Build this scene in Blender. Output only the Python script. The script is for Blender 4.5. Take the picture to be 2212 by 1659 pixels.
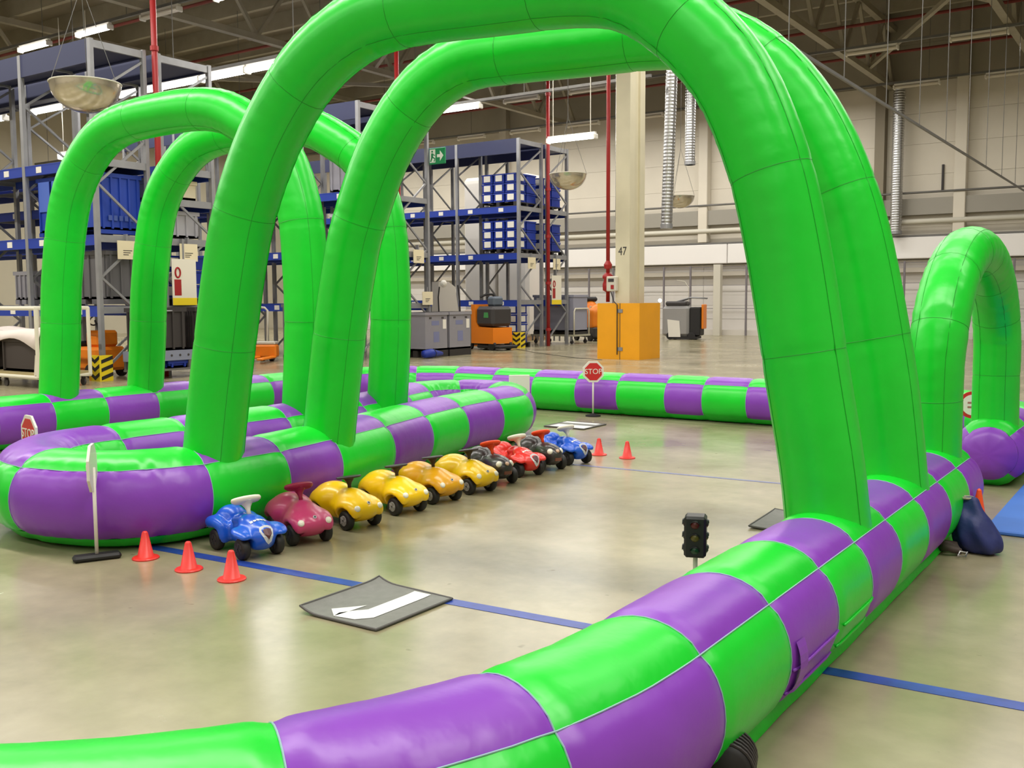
import bpy, math, random
import numpy as np
from mathutils import Vector, Matrix
random.seed(4)
for o in list(bpy.data.objects): bpy.data.objects.remove(o)
SC = bpy.context.scene
COL = SC.collection

# ------------------------------------------------------------------ camera
# world: Z up, X and Y along the grid of the hall, camera above the origin
cam_d = bpy.data.cameras.new('camera'); cam = bpy.data.objects.new('camera', cam_d); COL.objects.link(cam)
YAW, PITCH, ROLL = math.radians(34.3), math.atan((1659/2-645)/2150), math.radians(.3)
fh = Vector((-math.sin(YAW), math.cos(YAW), 0)); r0 = Vector((math.cos(YAW), math.sin(YAW), 0)); up = Vector((0, 0, 1))
fw = fh*math.cos(PITCH)-up*math.sin(PITCH); u1 = fh*math.sin(PITCH)+up*math.cos(PITCH)
rr = r0*math.cos(ROLL)-u1*math.sin(ROLL); uu = r0*math.sin(ROLL)+u1*math.cos(ROLL)
m = Matrix((rr, uu, -fw)).transposed().to_4x4(); m.translation = Vector((0, 0, 1.55)); cam.matrix_world = m
cam_d.sensor_width = 36; cam_d.lens = 2150/2212*36; cam_d.clip_end = 300
SC.camera = cam

# ------------------------------------------------------------------ world, exposure, hall lighting
w = bpy.data.worlds.new('world'); SC.world = w; w.use_nodes = True
w.node_tree.nodes['Background'].inputs[0].default_value = (1, .97, .9, 1)
w.node_tree.nodes['Background'].inputs[1].default_value = .05
SC.view_settings.view_transform = 'Standard'; SC.view_settings.look = 'None'
SC.view_settings.exposure = 0.22; SC.view_settings.gamma = 1.0; SC.view_settings.use_curve_mapping = False
ROW_LIGHT = 195.0
def row_light(x, y, z, length, power):
    d = bpy.data.lights.new('ceiling_lamp_row_light', 'AREA'); d.shape = 'RECTANGLE'; d.size = length; d.size_y = .3
    d.energy = power; d.color = (1, .97, .91)
    o = bpy.data.objects.new('ceiling_lamp_row_light', d); COL.objects.link(o); o.location = (x, y, z)
# lamp rows run along X over the whole hall; one light for each stretch of row
for yy, pw in ((-9, .75), (-2.6, .85), (4.1, 1.6), (10.6, .85)):
    for k in range(7): row_light(4-6*k, yy, 8.85, 5.2, ROW_LIGHT*pw)
for yy in (16.9, 22.6):
    for k in range(6): row_light(-2-6*k, yy, 8.85, 5.2, ROW_LIGHT)
for yy in (28.6, 35.2):
    for k in range(5): row_light(-12-6*k, yy, 8.85, 5.2, ROW_LIGHT*1.15)
for k in range(2): row_light(0-6*k, 33.0, 8.85, 5.2, ROW_LIGHT*.7)

# ------------------------------------------------------------------ helpers
def S(r, g, b):
    f = lambda c: c/12.92 if c <= .04045 else ((c+.055)/1.055)**2.4
    return (f(r/255), f(g/255), f(b/255), 1)
MATS = {}
def mat(name, col, rough=.5, metal=0., var=0., scale=8., bump=0., bscale=30., emit=0., coat=0., trans=0., spec=.5, stretch=None):
    if name in MATS: return MATS[name]
    m = bpy.data.materials.new(name); m.use_nodes = True; nt = m.node_tree; b = nt.nodes['Principled BSDF']
    b.inputs['Base Color'].default_value = col; b.inputs['Roughness'].default_value = rough; b.inputs['Metallic'].default_value = metal
    b.inputs['Specular IOR Level'].default_value = spec
    if coat: b.inputs['Coat Weight'].default_value = coat; b.inputs['Coat Roughness'].default_value = .2
    if trans: b.inputs['Transmission Weight'].default_value = trans
    if emit:
        b.inputs['Emission Color'].default_value = col; b.inputs['Emission Strength'].default_value = emit
        m.cycles.emission_sampling = 'NONE'
    if var or bump:
        tc = nt.nodes.new('ShaderNodeTexCoord'); src = tc.outputs['Object']
        if stretch:
            mp = nt.nodes.new('ShaderNodeMapping'); mp.inputs['Scale'].default_value = stretch
            nt.links.new(src, mp.inputs['Vector']); src = mp.outputs['Vector']
    if var:
        n = nt.nodes.new('ShaderNodeTexNoise'); n.inputs['Scale'].default_value = scale; n.inputs['Detail'].default_value = 4
        nt.links.new(src, n.inputs['Vector'])
        r = nt.nodes.new('ShaderNodeValToRGB')
        r.color_ramp.elements[0].position = .3; r.color_ramp.elements[1].position = .7
        r.color_ramp.elements[0].color = tuple(c*(1-var) for c in col[:3])+(1,)
        r.color_ramp.elements[1].color = tuple(min(1, c*(1+var)) for c in col[:3])+(1,)
        nt.links.new(n.outputs['Fac'], r.inputs['Fac']); nt.links.new(r.outputs['Color'], b.inputs['Base Color'])
    if bump:
        n = nt.nodes.new('ShaderNodeTexNoise'); n.inputs['Scale'].default_value = bscale; n.inputs['Detail'].default_value = 3
        nt.links.new(src, n.inputs['Vector'])
        bp = nt.nodes.new('ShaderNodeBump'); bp.inputs['Strength'].default_value = bump; bp.inputs['Distance'].default_value = .02
        nt.links.new(n.outputs['Fac'], bp.inputs['Height']); nt.links.new(bp.outputs['Normal'], b.inputs['Normal'])
    MATS[name] = m
    return m

class MB:
    """collects primitive shapes into one mesh"""
    def __init__(s): s.v = []; s.f = []
    def add(s, v, f):
        n = len(s.v); s.v += [tuple(p) for p in v]; s.f += [tuple(i+n for i in q) for q in f]; return s
    def box(s, x0, x1, y0, y1, z0, z1, M=None, bev=0.):
        if bev:
            b = min(bev, (x1-x0)/2.01, (y1-y0)/2.01, (z1-z0)/2.01); v = []; f = []
            P = lambda a, c, e, ax: [(x0+b, x1-b) if ax != 0 else (x0, x1), 0, 0]
            idx = {}
            for sx in (0, 1):
                for sy in (0, 1):
                    for sz in (0, 1):
                        cx, cy, cz = (x0, x1)[sx], (y0, y1)[sy], (z0, z1)[sz]
                        dx, dy, dz = (b, -b)[sx], (b, -b)[sy], (b, -b)[sz]
                        for ax in range(3):
                            idx[sx, sy, sz, ax] = len(v)
                            v.append((cx if ax == 0 else cx+dx, cy if ax == 1 else cy+dy, cz if ax == 2 else cz+dz))
            I = idx
            for t in (0, 1):
                q = [I[t, 0, 0, 0], I[t, 1, 0, 0], I[t, 1, 1, 0], I[t, 0, 1, 0]]; f.append(q if t else q[::-1])
                q = [I[0, t, 0, 1], I[0, t, 1, 1], I[1, t, 1, 1], I[1, t, 0, 1]]; f.append(q if t else q[::-1])
                q = [I[0, 0, t, 2], I[1, 0, t, 2], I[1, 1, t, 2], I[0, 1, t, 2]]; f.append(q if t else q[::-1])
            for a in (0, 1):
                for c in (0, 1):
                    q = [I[a, c, 0, 0], I[a, c, 0, 1], I[a, c, 1, 1], I[a, c, 1, 0]]; f.append(q if a == c else q[::-1])
                    q = [I[a, 0, c, 0], I[a, 1, c, 0], I[a, 1, c, 2], I[a, 0, c, 2]]; f.append(q if a == c else q[::-1])
                    q = [I[0, a, c, 1], I[0, a, c, 2], I[1, a, c, 2], I[1, a, c, 1]]; f.append(q if a == c else q[::-1])
            for a in (0, 1):
                for c in (0, 1):
                    for e in (0, 1):
                        q = [I[a, c, e, 0], I[a, c, e, 1], I[a, c, e, 2]]; f.append(q if (a+c+e) % 2 else q[::-1])
        else:
            v = [(x, y, z) for x in (x0, x1) for y in (y0, y1) for z in (z0, z1)]
            f = [(0, 1, 3, 2), (4, 6, 7, 5), (0, 4, 5, 1), (2, 3, 7, 6), (0, 2, 6, 4), (1, 5, 7, 3)]
        if M is not None: v = [M @ Vector(p) for p in v]
        return s.add(v, f)
    def bar(s, a, b, w, h=None, bev=0.):
        """square bar from a to b"""
        h = h or w; a = Vector(a); b = Vector(b); d = b-a; L = d.length; d.normalize()
        t = Vector((0, 0, 1)) if abs(d.z) < .95 else Vector((1, 0, 0))
        x = d.cross(t).normalized(); z = x.cross(d).normalized()
        M = Matrix((x, d, z)).transposed().to_4x4(); M.translation = a
        return s.box(-w/2, w/2, 0, L, -h/2, h/2, M, bev)
    def tube(s, pts, r, n=8, caps=True, closed=False):
        pts = [Vector(p) for p in pts]; N = len(pts); rs = r if isinstance(r, (list, tuple)) else [r]*N
        v = []; f = []; prev = None
        for i, p in enumerate(pts):
            if closed: d = pts[(i+1) % N]-pts[i-1]
            else: d = pts[min(i+1, N-1)]-pts[max(i-1, 0)]
            d.normalize()
            if prev is None:
                t = Vector((0, 0, 1)) if abs(d.z) < .9 else Vector((1, 0, 0)); x = d.cross(t).normalized()
            else: x = (prev-d*prev.dot(d)).normalized()
            prev = x; y = d.cross(x)
            for k in range(n):
                a = 2*math.pi*k/n; v.append(p+(x*math.cos(a)+y*math.sin(a))*rs[i])
        for i in range(N if closed else N-1):
            j = (i+1) % N
            for k in range(n):
                k2 = (k+1) % n; f.append((i*n+k, i*n+k2, j*n+k2, j*n+k))
        if caps and not closed: f.append(tuple(range(n))[::-1]); f.append(tuple((N-1)*n+k for k in range(n)))
        return s.add(v, f)
    def lathe(s, prof, n=20, M=None, caps=True):
        """prof [(radius, height)] about the local Z axis"""
        v = []; f = []
        for r, z in prof:
            for k in range(n):
                a = 2*math.pi*k/n; v.append(Vector((r*math.cos(a), r*math.sin(a), z)))
        for i in range(len(prof)-1):
            for k in range(n):
                k2 = (k+1) % n; f.append((i*n+k, i*n+k2, (i+1)*n+k2, (i+1)*n+k))
        if caps: f.append(tuple(range(n))[::-1]); f.append(tuple((len(prof)-1)*n+k for k in range(n)))
        if M is not None: v = [M @ p for p in v]
        return s.add(v, f)
    def prism(s, poly, t0, t1, M=None):
        """poly of (x,y), extruded from z=t0 to t1"""
        n = len(poly); v = [Vector((x, y, t0)) for x, y in poly]+[Vector((x, y, t1)) for x, y in poly]
        f = [tuple(range(n))[::-1], tuple(range(n, 2*n))]+[(k, (k+1) % n, n+(k+1) % n, n+k) for k in range(n)]
        if M is not None: v = [M @ p for p in v]
        return s.add(v, f)
    def mesh(s, name, m, smooth=False):
        me = bpy.data.meshes.new(name); me.from_pydata(s.v, [], s.f); me.update()
        if m: me.materials.append(m)
        if smooth: me.shade_smooth()
        return me
    def build(s, name, m, parent=None, loc=None, rot=None, smooth=False):
        return link(name, s.mesh(name, m, smooth), parent, loc, rot)
def smooth_by_angle(o, ang=35):
    """smooth only across shallow edges"""
    me = o.data; me.shade_smooth()
    me.set_sharp_from_angle(angle=math.radians(ang))
    return o
def link(name, me, parent=None, loc=None, rot=None):
    o = bpy.data.objects.new(name, me); COL.objects.link(o)
    if parent is not None: o.parent = parent
    if loc is not None: o.location = loc
    if rot is not None: o.rotation_euler = rot
    return o
def tag(o, label=None, cat=None, group=None, kind=None):
    if label: o['label'] = label
    if cat: o['category'] = cat
    if group: o['group'] = group
    if kind: o['kind'] = kind
    return o
def thing(name, label, cat, loc=(0, 0, 0), rz=0., group=None):
    return tag(link(name, None, None, loc, (0, 0, rz)), label, cat, group)
def clone(o, parent=None, loc=None, rz=None, label=None, group=None):
    c = o.copy(); COL.objects.link(c); c.parent = parent
    if loc is not None: c.location = loc
    if rz is not None: c.rotation_euler = (0, 0, rz)
    if label: c['label'] = label
    if group: c['group'] = group
    for ch in [q for q in bpy.data.objects if q.parent == o]: clone(ch, c)
    return c
def text(name, body, size, m, parent, M, extrude=.0015, sx=1.):
    cu = bpy.data.curves.new(name, 'FONT'); cu.body = body; cu.size = size; cu.extrude = extrude
    cu.align_x = 'CENTER'; cu.align_y = 'CENTER'
    t = bpy.data.objects.new(name, cu); COL.objects.link(t)
    me = bpy.data.meshes.new_from_object(t.evaluated_get(bpy.context.evaluated_depsgraph_get()))
    bpy.data.objects.remove(t); bpy.data.curves.remove(cu)
    me.materials.clear(); me.materials.append(m)
    me.transform(M @ Matrix.Diagonal((sx, 1, 1, 1)))
    return link(name, me, parent)
def frame_m(o, x, z):
    """matrix whose local x and z axes point along x and z, at o"""
    x = Vector(x).normalized(); z = Vector(z).normalized(); y = z.cross(x)
    M = Matrix((x, y, z)).transposed().to_4x4(); M.translation = Vector(o); return M
def surface_nets(fn, lo, hi, h):
    """mesh of the zero level of fn (negative inside) sampled on a grid"""
    ax = [np.arange(lo[i]-h, hi[i]+2*h, h) for i in range(3)]
    X, Y, Z = np.meshgrid(*ax, indexing='ij'); V = fn(X, Y, Z); ins = V < 0
    nx, ny, nz = V.shape; acc = np.zeros((nx-1, ny-1, nz-1, 3)); cnt = np.zeros((nx-1, ny-1, nz-1))
    corners = [(i, j, k) for i in (0, 1) for j in (0, 1) for k in (0, 1)]
    sub = lambda A, c: A[c[0]:nx-1+c[0], c[1]:ny-1+c[1], c[2]:nz-1+c[2]]
    for a in range(8):
        for b in range(a+1, 8):
            ca, cb = corners[a], corners[b]
            if sum(abs(ca[q]-cb[q]) for q in range(3)) != 1: continue
            va, vb = sub(V, ca), sub(V, cb); mk = (va < 0) != (vb < 0)
            t = np.where(mk, va/np.where(mk, va-vb, 1), 0)
            for q in range(3): acc[..., q] += np.where(mk, ca[q]+t*(cb[q]-ca[q]), 0)
            cnt += mk
    act = cnt > 0; idx = -np.ones(act.shape, int); idx[act] = np.arange(act.sum())
    I = np.argwhere(act); P = acc[act]/cnt[act][:, None]
    verts = np.array([ax[0][0], ax[1][0], ax[2][0]])+(I+P)*h
    faces = []
    for d in range(3):
        e = [0, 0, 0]; e[d] = 1
        A = ins[:nx-e[0], :ny-e[1], :nz-e[2]]; B = ins[e[0]:, e[1]:, e[2]:]
        o1, o2 = (d+1) % 3, (d+2) % 3
        for flip, mk in ((0, A & ~B), (1, ~A & B)):
            for p in np.argwhere(mk):
                if p[o1] == 0 or p[o2] == 0: continue
                q = [p.copy() for _ in range(4)]
                q[0][o1] -= 1; q[0][o2] -= 1; q[1][o2] -= 1; q[3][o1] -= 1
                ids = [int(idx[tuple(x)]) for x in q]
                if min(ids) >= 0: faces.append(ids[::-1] if flip else ids)
    return [tuple(v) for v in verts], faces
def ell(X, Y, Z, c, r, ry=0.):
    x, y, z = X-c[0], Y-c[1], Z-c[2]
    if ry:
        cs, sn = math.cos(ry), math.sin(ry); x, z = x*cs-z*sn, x*sn+z*cs
    k = np.sqrt((x/r[0])**2+(y/r[1])**2+(z/r[2])**2); return (k-1)*min(r)
def rbox(X, Y, Z, c, hsz, rad):
    q = [np.abs(A-c[i])-hsz[i]+rad for i, A in enumerate((X, Y, Z))]
    return np.sqrt(sum(np.maximum(a, 0)**2 for a in q))+np.minimum(np.maximum(np.maximum(q[0], q[1]), q[2]), 0)-rad
def smin(a, b, k):
    h = np.clip(.5+.5*(b-a)/k, 0, 1); return b*(1-h)+a*h-k*h*(1-h)
def smax(a, b, k): return -smin(-a, -b, k)
def catmull(P, n=8, closed=False):
    out = []; N = len(P); P = [Vector(p) for p in P]
    for i in range(N if closed else N-1):
        g = (lambda j: P[j % N]) if closed else (lambda j: P[max(0, min(N-1, j))])
        a, b, c, d = g(i-1), g(i), g(i+1), g(i+2)
        for k in range(n):
            t = k/n; out.append(.5*((2*b)+(c-a)*t+(2*a-5*b+4*c-d)*t*t+(3*b-a-3*c+d)*t**3))
    if not closed: out.append(P[-1])
    return out

# ------------------------------------------------------------------ materials
GREEN = mat('green pvc', S(20, 208, 46), .32, var=.05, scale=3, bump=.16, bscale=9)
PURPLE = mat('purple pvc', S(134, 62, 184), .34, var=.05, scale=3, bump=.16, bscale=9)
PIPING = mat('pale seam piping', S(150, 185, 190), .5)
SEAM = mat('dark green seam', S(12, 150, 30), .5)
WHITE = mat('white plastic', S(232, 228, 218), .4)
OFFWHITE = mat('off white paint', S(205, 200, 185), .5)
BLACK = mat('black rubber', S(28, 26, 26), .6)
DARK = mat('dark grey plastic', S(58, 54, 54), .5)
GREYBOX = mat('grey plastic', S(140, 138, 145), .5, var=.06, scale=2)
STEEL = mat('galvanised steel', S(150, 150, 152), .45, metal=.4, var=.1, scale=3)
STEELD = mat('weathered steel', S(110, 108, 104), .5, metal=.3, var=.1, scale=3)
RACKBLUE = mat('blue rack paint', S(28, 58, 158), .45)
DEEPBLUE = mat('dark blue rack paint', S(38, 44, 82), .5)
CRATEBLUE = mat('blue crate plastic', S(22, 50, 150), .45)
ORANGE = mat('orange paint', S(236, 130, 20), .45)
YELLOW = mat('yellow paint', S(240, 165, 15), .5, var=.04, scale=2)
REDPIPE = mat('red pipe paint', S(160, 32, 32), .45)
CREAM = mat('cream wall panel', S(214, 206, 190), .6, var=.03, scale=1)
CONCRETE = mat('cream column paint', S(214, 206, 178), .6, var=.04, scale=2)
SILVER = mat('silver duct metal', S(190, 190, 190), .3, metal=.9)
LAMPON = mat('lit fluorescent tube', (1, .98, .97, 1), .4, emit=14)
LAMPOFF = mat('unlit fluorescent tube', S(200, 192, 175), .3)
CARD = mat('beige card', S(226, 214, 180), .7)

# ------------------------------------------------------------------ the hall
def concrete():
    m = bpy.data.materials.new('polished concrete'); m.use_nodes = True; nt = m.node_tree; b = nt.nodes['Principled BSDF']; L = nt.links.new
    tc = nt.nodes.new('ShaderNodeTexCoord')
    def noise(scale, det, rough=.55):
        n = nt.nodes.new('ShaderNodeTexNoise'); n.inputs['Scale'].default_value = scale; n.inputs['Detail'].default_value = det
        n.inputs['Roughness'].default_value = rough; L(tc.outputs['Object'], n.inputs['Vector']); return n
    def ramp(src, stops):
        r = nt.nodes.new('ShaderNodeValToRGB'); e = r.color_ramp.elements
        while len(e) < len(stops): e.new(.5)
        for q, (p, c) in zip(e, stops): q.position = p; q.color = c
        L(src, r.inputs['Fac']); return r
    n1 = noise(.8, 5); n2 = noise(6, 6, .6); n3 = noise(9, 2)
    c1 = ramp(n1.outputs['Fac'], [(.3, S(136, 128, 98)), (.5, S(157, 148, 118)), (.72, S(175, 165, 137))])
    c2 = ramp(n2.outputs['Fac'], [(.3, (.82, .82, .82, 1)), (.7, (1, 1, 1, 1))])
    mx = nt.nodes.new('ShaderNodeMix'); mx.data_type = 'RGBA'; mx.blend_type = 'MULTIPLY'; mx.inputs['Factor'].default_value = .8
    L(c1.outputs['Color'], mx.inputs['A']); L(c2.outputs['Color'], mx.inputs['B'])
    st = ramp(n3.outputs['Fac'], [(.22, (.55, .52, .48, 1)), (.29, (1, 1, 1, 1))])
    m2 = nt.nodes.new('ShaderNodeMix'); m2.data_type = 'RGBA'; m2.blend_type = 'MULTIPLY'; m2.inputs['Factor'].default_value = .8
    L(mx.outputs['Result'], m2.inputs['A']); L(st.outputs['Color'], m2.inputs['B']); L(m2.outputs['Result'], b.inputs['Base Color'])
    rg = ramp(n1.outputs['Fac'], [(.3, (.19, .19, .19, 1)), (.7, (.28, .28, .28, 1))]); L(rg.outputs['Color'], b.inputs['Roughness'])
    b.inputs['Specular IOR Level'].default_value = .75
    bp = nt.nodes.new('ShaderNodeBump'); bp.inputs['Strength'].default_value = .03; bp.inputs['Distance'].default_value = .01
    L(n2.outputs['Fac'], bp.inputs['Height']); L(bp.outputs['Normal'], b.inputs['Normal'])
    return m
floor = tag(MB().box(-42, 12, -14, 39.5, -.2, 0).build('floor', concrete()), kind='structure')
BLUELINE = mat('blue floor paint', S(40, 66, 150), .35, var=.2, scale=14)
THINLINE = mat('worn blue floor paint', S(112, 116, 160), .35, var=.2, scale=14)
def floor_line(a, b, wd, m):
    o = MB().bar((a[0], a[1], .0012), (b[0], b[1], .0012), wd, .002).build('floor_line', m, floor)
floor_line((-5.6, 3.80), (6, 4.48), .085, BLUELINE)
floor_line((-5.2, 7.9), (-1.7, 8.1), .045, THINLINE)

CEIL = mat('dim roof deck', S(128, 118, 100), .8, var=.12, scale=.6)
TRUSS = mat('roof steel paint', S(150, 142, 122), .6, var=.08, scale=2)
ceiling = tag(MB().box(-42, 12, -14, 39.5, 12.2, 12.4).build('ceiling', CEIL), kind='structure')
pm = MB().box(-42, 12, -.09, .09, -.3, .3).mesh('purlin', TRUSS)
for k in range(17): link('purlin', pm, ceiling, (0, 2.5+2.2*k, 11.9))
wall_back = tag(MB().box(-42, 12, 39.5, 39.7, 0, 12.4).build('wall_back', mat('wall joint backing', S(170, 162, 145), .8)), kind='structure')  # backing colour seen in the joints between the wall panels
LOWWALL = mat('lower wall panel', S(212, 207, 201), .6, var=.03, scale=1)
UPWALL_SHADE = mat('shade-toned upper wall panel', S(150, 142, 124), .7, var=.05, scale=1)  # unlit top of the wall, its shade put into the colour
def wall_panels(z0, z1, n, m, y=39.44, xs=(-42, -27.1, -17.1, -7.1, 2.9, 12)):
    hgt = (z1-z0)/n
    for a, b in zip(xs[:-1], xs[1:]):
        me = MB().box(0, b-a-.012, 0, .07, 0, hgt-.007).mesh('wall_panel', m)
        for k in range(n): link('wall_panel', me, wall_back, (a+.015, y, z0+k*hgt))
wall_panels(.1, 2.92, 5, LOWWALL)
wall_panels(3.8, 9.4, 5, CREAM)
wall_panels(9.4, 12.2, 2, UPWALL_SHADE)
BAND = mat('white crash band', S(236, 232, 228), .5)
for a, b in ((-42, -27.1), (-27.07, -15.9), (-15.87, -4), (-3.97, 12)):
    MB().box(a, b, 39.0, 39.43, 2.95, 3.74, bev=.02).build('band_panel', BAND, wall_back)
MB().box(-42, 12, 39.05, 39.43, 3.75, 3.82).build('band_cap', STEELD, wall_back)
MB().box(-42, 12, 39.1, 39.43, 4.55, 5.15).build('wall_beam', mat('grey wall beam', S(150, 145, 134), .6), wall_back)
MB().tube([(-42, 39.05, 4.3), (12, 39.05, 4.3)], .1, 10).build('wall_pipe', OFFWHITE, wall_back, smooth=True)
MB().tube([(-42, 39.0, 5.35), (12, 39.0, 5.35)], .04, 8).build('wall_pipe', STEELD, wall_back, smooth=True)
for x in (-27.1, -17.0, -7.1, 2.9):
    MB().box(x-.2, x+.2, 39.02, 39.43, 3.83, 9.4, bev=.02).build('wall_post', CREAM, wall_back)
    MB().box(x-.16, x+.16, 39.1, 39.43, 9.4, 12.2).build('wall_post', UPWALL_SHADE, wall_back)
MB().box(-10.1, -9.75, 39.0, 39.43, 3.83, 12.2).build('wall_post', mat('brown wall post', S(128, 118, 98), .6), wall_back)
MB().box(-42, 12, 38.95, 39.43, 0, .22).build('kerb', mat('pale kerb', S(214, 208, 198), .7), wall_back)
MB().box(-42, 12, 39.2, 39.43, 2.45, 2.62).build('wall_beam', mat('brown rail', S(184, 176, 162), .6), wall_back)
wall_left = tag(MB().box(-42.2, -42, -14, 39.5, 0, 12.4).build('wall_left', mat('far left wall', S(190, 182, 160), .7, var=.05, scale=.5)), kind='structure')
wall_right = tag(MB().box(12, 12.2, -14, 39.5, 0, 12.4).build('wall_right', CREAM), kind='structure')
wall_front = tag(MB().box(-42, 12, -14.2, -14, 0, 12.4).build('wall_front', CREAM), kind='structure')

# mesh fence standing along the back wall
fence = thing('wire_fence', 'grey fence of thin posts and rails along the back wall under the white band', 'fence', (-42, 38.8, 0))
fp = MB().box(-.035, .035, -.03, .03, 0, 2.86).mesh('post', mat('fence grey', S(118, 112, 116), .6))
for k in range(28): link('post', fp, fence, (12.4+1.22*k, 0, 0))
for z in (1.1, 2.05, 2.8): MB().box(12.2, 46, .035, .05, z-.01, z+.01).build('rail', MATS['fence grey'], fence)
MB().box(25.7, 26.0, -.2, .05, 0, 2.9).build('gate_post', OFFWHITE, fence)

# roof trusses along Y
def truss(x, label):
    t = thing('roof_truss', label, 'truss', (x, 0, 9.3), group='roof trusses')
    MB().box(-.11, .11, -10, 39.35, -.09, .09).build('bottom_chord', TRUSS, t)
    MB().box(-.11, .11, -10, 39.35, 2.0, 2.2).build('top_chord', TRUSS, t)
    n = 16; st = 49.3/n
    for k in range(n):
        y0 = -10+k*st
        MB().bar((0, y0, .05), (0, y0+st/2, 2.05), .11).build('diagonal', TRUSS, t)
        MB().bar((0, y0+st/2, 2.05), (0, y0+st, .05), .11).build('diagonal', TRUSS, t)
truss(-4.65, 'roof truss with zigzag diagonals, the one above the thin suspended rail')
truss(-9.6, 'roof truss with zigzag diagonals, the one beside the numbered column')
truss(-23.3, 'roof truss with zigzag diagonals above the blue racks')
truss(-35, 'roof truss with zigzag diagonals beyond the blue racks')
# horizontal cross bracing of the roof
for i, (a, b) in enumerate((((-23.3, 14, 9.4), (-14.5, 24, 9.4)), ((-23.3, 26, 9.4), (-9.6, 15, 9.4)), ((-9.6, 20, 9.4), (-4.65, 30, 9.4)), ((-9.6, 36, 9.4), (-4.65, 27, 9.4)), ((-35, 18, 9.4), (-23.3, 30, 9.4)))):
    tag(MB().bar(a, b, .12).build('roof_brace', TRUSS), 'slanting steel tie running between two roof trusses', 'brace', 'slanting roof ties')
# red sprinkler mains along X
for i, y in enumerate((15.0, 19.2, 23.6, 28.0, 32.5, 36.8)):
    tag(MB().tube([(-41.9, y, 10.0), (8, y, 10.0)], .05, 8).build('sprinkler_pipe', mat('dull red pipe', S(120, 44, 36), .6), smooth=True),
        'long red sprinkler pipe running crosswise under the roof', 'pipe', 'red sprinkler mains')
for x, y, z0, z1, lb in ((-17.3, 12.79, 0.0, 9.95, 'red riser pipe in the gap of the rack with the blue container'), (-17.3, 20.13, 0.0, 9.95, 'red riser pipe in the gap of the middle blue rack'),
                         (-17.3, 27.48, 0.0, 9.95, 'red riser pipe in the gap of the rack holding labelled blue crates')):
    t = thing('riser_pipe', lb, 'pipe', (x, y, z0))
    MB().tube([(0, 0, 0), (0, 0, z1-z0)], .06, 10).build('pipe', REDPIPE, t, smooth=True)
    for k in range(6): MB().lathe([(.085, 0), (.085, .09)], 10).build('coupling', REDPIPE, t, (0, 0, .5+1.5*k))
# thin suspended rail along Y
t = thing('suspended_rail', 'thin grey rail hanging on wires across the hall above the track', 'rail', (-4.4, 10, 4.75))
MB().box(-.018, .018, -1, 26.5, -.022, .022).build('rail', STEELD, t)
for k in range(11): MB().tube([(0, .3+2.45*k, .03), (0, .3+2.45*k, 7.4)], .008, 5).build('wire', STEELD, t)

# fluorescent lamps on trunking rails
lb = MB().box(-.75, .75, -.09, .09, -.05, .045, bev=.03)
LAMP_ON = lb.mesh('tube_cover', LAMPON); LAMP_OFF = lb.mesh('tube_cover', LAMPOFF)
LAMP_END = MB().box(-.03, .03, -.1, .1, -.08, .07, bev=.02).mesh('end_cap', WHITE)
def lamp(x, y, z, on, label, group, rods=0.):
    t = thing('ceiling_lamp', label, 'lamp', (x, y, z), group=group)
    link('tube_cover', LAMP_ON if on else LAMP_OFF, t)
    MB().box(-.76, .76, -.05, .05, .05, .12).build('housing', WHITE, t)
    for s in (-.76, .76): link('end_cap', LAMP_END, t, (s, 0, 0))
    if rods:
        for s in (-.6, .6): MB().tube([(s, 0, .1), (s, 0, rods)], .012, 6).build('rod', OFFWHITE, t)
def trunk(y, z, x0, x1, label):
    t = thing('lamp_trunking', label, 'lamp rail', (0, y, z))
    MB().box(x0, x1, -.035, .035, .125, .2).build('rail', STEELD, t)
    x = x0+1
    while x < x1: MB().tube([(x, 0, .2), (x, 0, 11.6-z)], .01, 5).build('wire', STEELD, t); x += 4
trunk(16.9, 9, -41, -6, 'lamp rail above the rack with the blue container')
for k in range(7): lamp(-28.45-5.9+2.95*k, 16.9, 9, k != 4 and k < 6, 'lit strip lamp on the rail above the rack with the blue container', 'strip lamps above the container rack')
trunk(15.3, 6.6, -41, -12, 'lamp rail hanging in the aisle behind the container rack')
for k, x in enumerate((-31, -28.1, -25.2, -21.35, -19.8, -18.25, -16.7, -13.2)): lamp(x, 15.3, 6.6, x < -15, 'lit strip lamp on the rail in the aisle behind the container rack' if x < -15 else 'unlit strip lamp at the end of the aisle lamp rail', 'strip lamps in the first aisle' if x < -15 else None)
trunk(24.15, 7.2, -41, -12, 'lamp rail hanging in the aisle before the crate rack')
for k, x in enumerate((-30.5, -26.4, -22.3, -18.3)): lamp(x, 24.15, 7.2, True, 'lit strip lamp on the rail in the aisle before the crate rack', 'strip lamps in the second aisle')
trunk(31.8, 9, -41, 6, 'lamp rail above the rack with labelled crates')
for k, x in enumerate((-33, -28.6, -24.1, -21.2, -18.3)): lamp(x, 31.8, 9, x < -23, 'strip lamp on the rail above the rack with labelled crates', 'strip lamps above the crate rack')
for x in (-8.4, -5.4, -2.4): lamp(x, 31.8, 9, False, 'unlit strip lamp on the rail in front of the back wall', 'unlit strip lamps before the back wall')
trunk(37.8, 9, -41, 6, 'lamp rail close to the back wall')
for x in (-31, -28, -25, -22, -19, -12, -8.4, -5.4, -2.4): lamp(x, 37.8, 9, False, 'unlit strip lamp on the rail closest to the back wall', 'unlit strip lamps closest to the back wall')
lamp(-14.4, 24.1, 5.95, True, 'lit strip lamp hanging low on rods beside the red riser pipe', None, 3.1)
lamp(-24.5, 15.6, 5.4, True, 'lit strip lamp hanging low in the aisle behind the container rack', None, 3.6)

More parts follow.
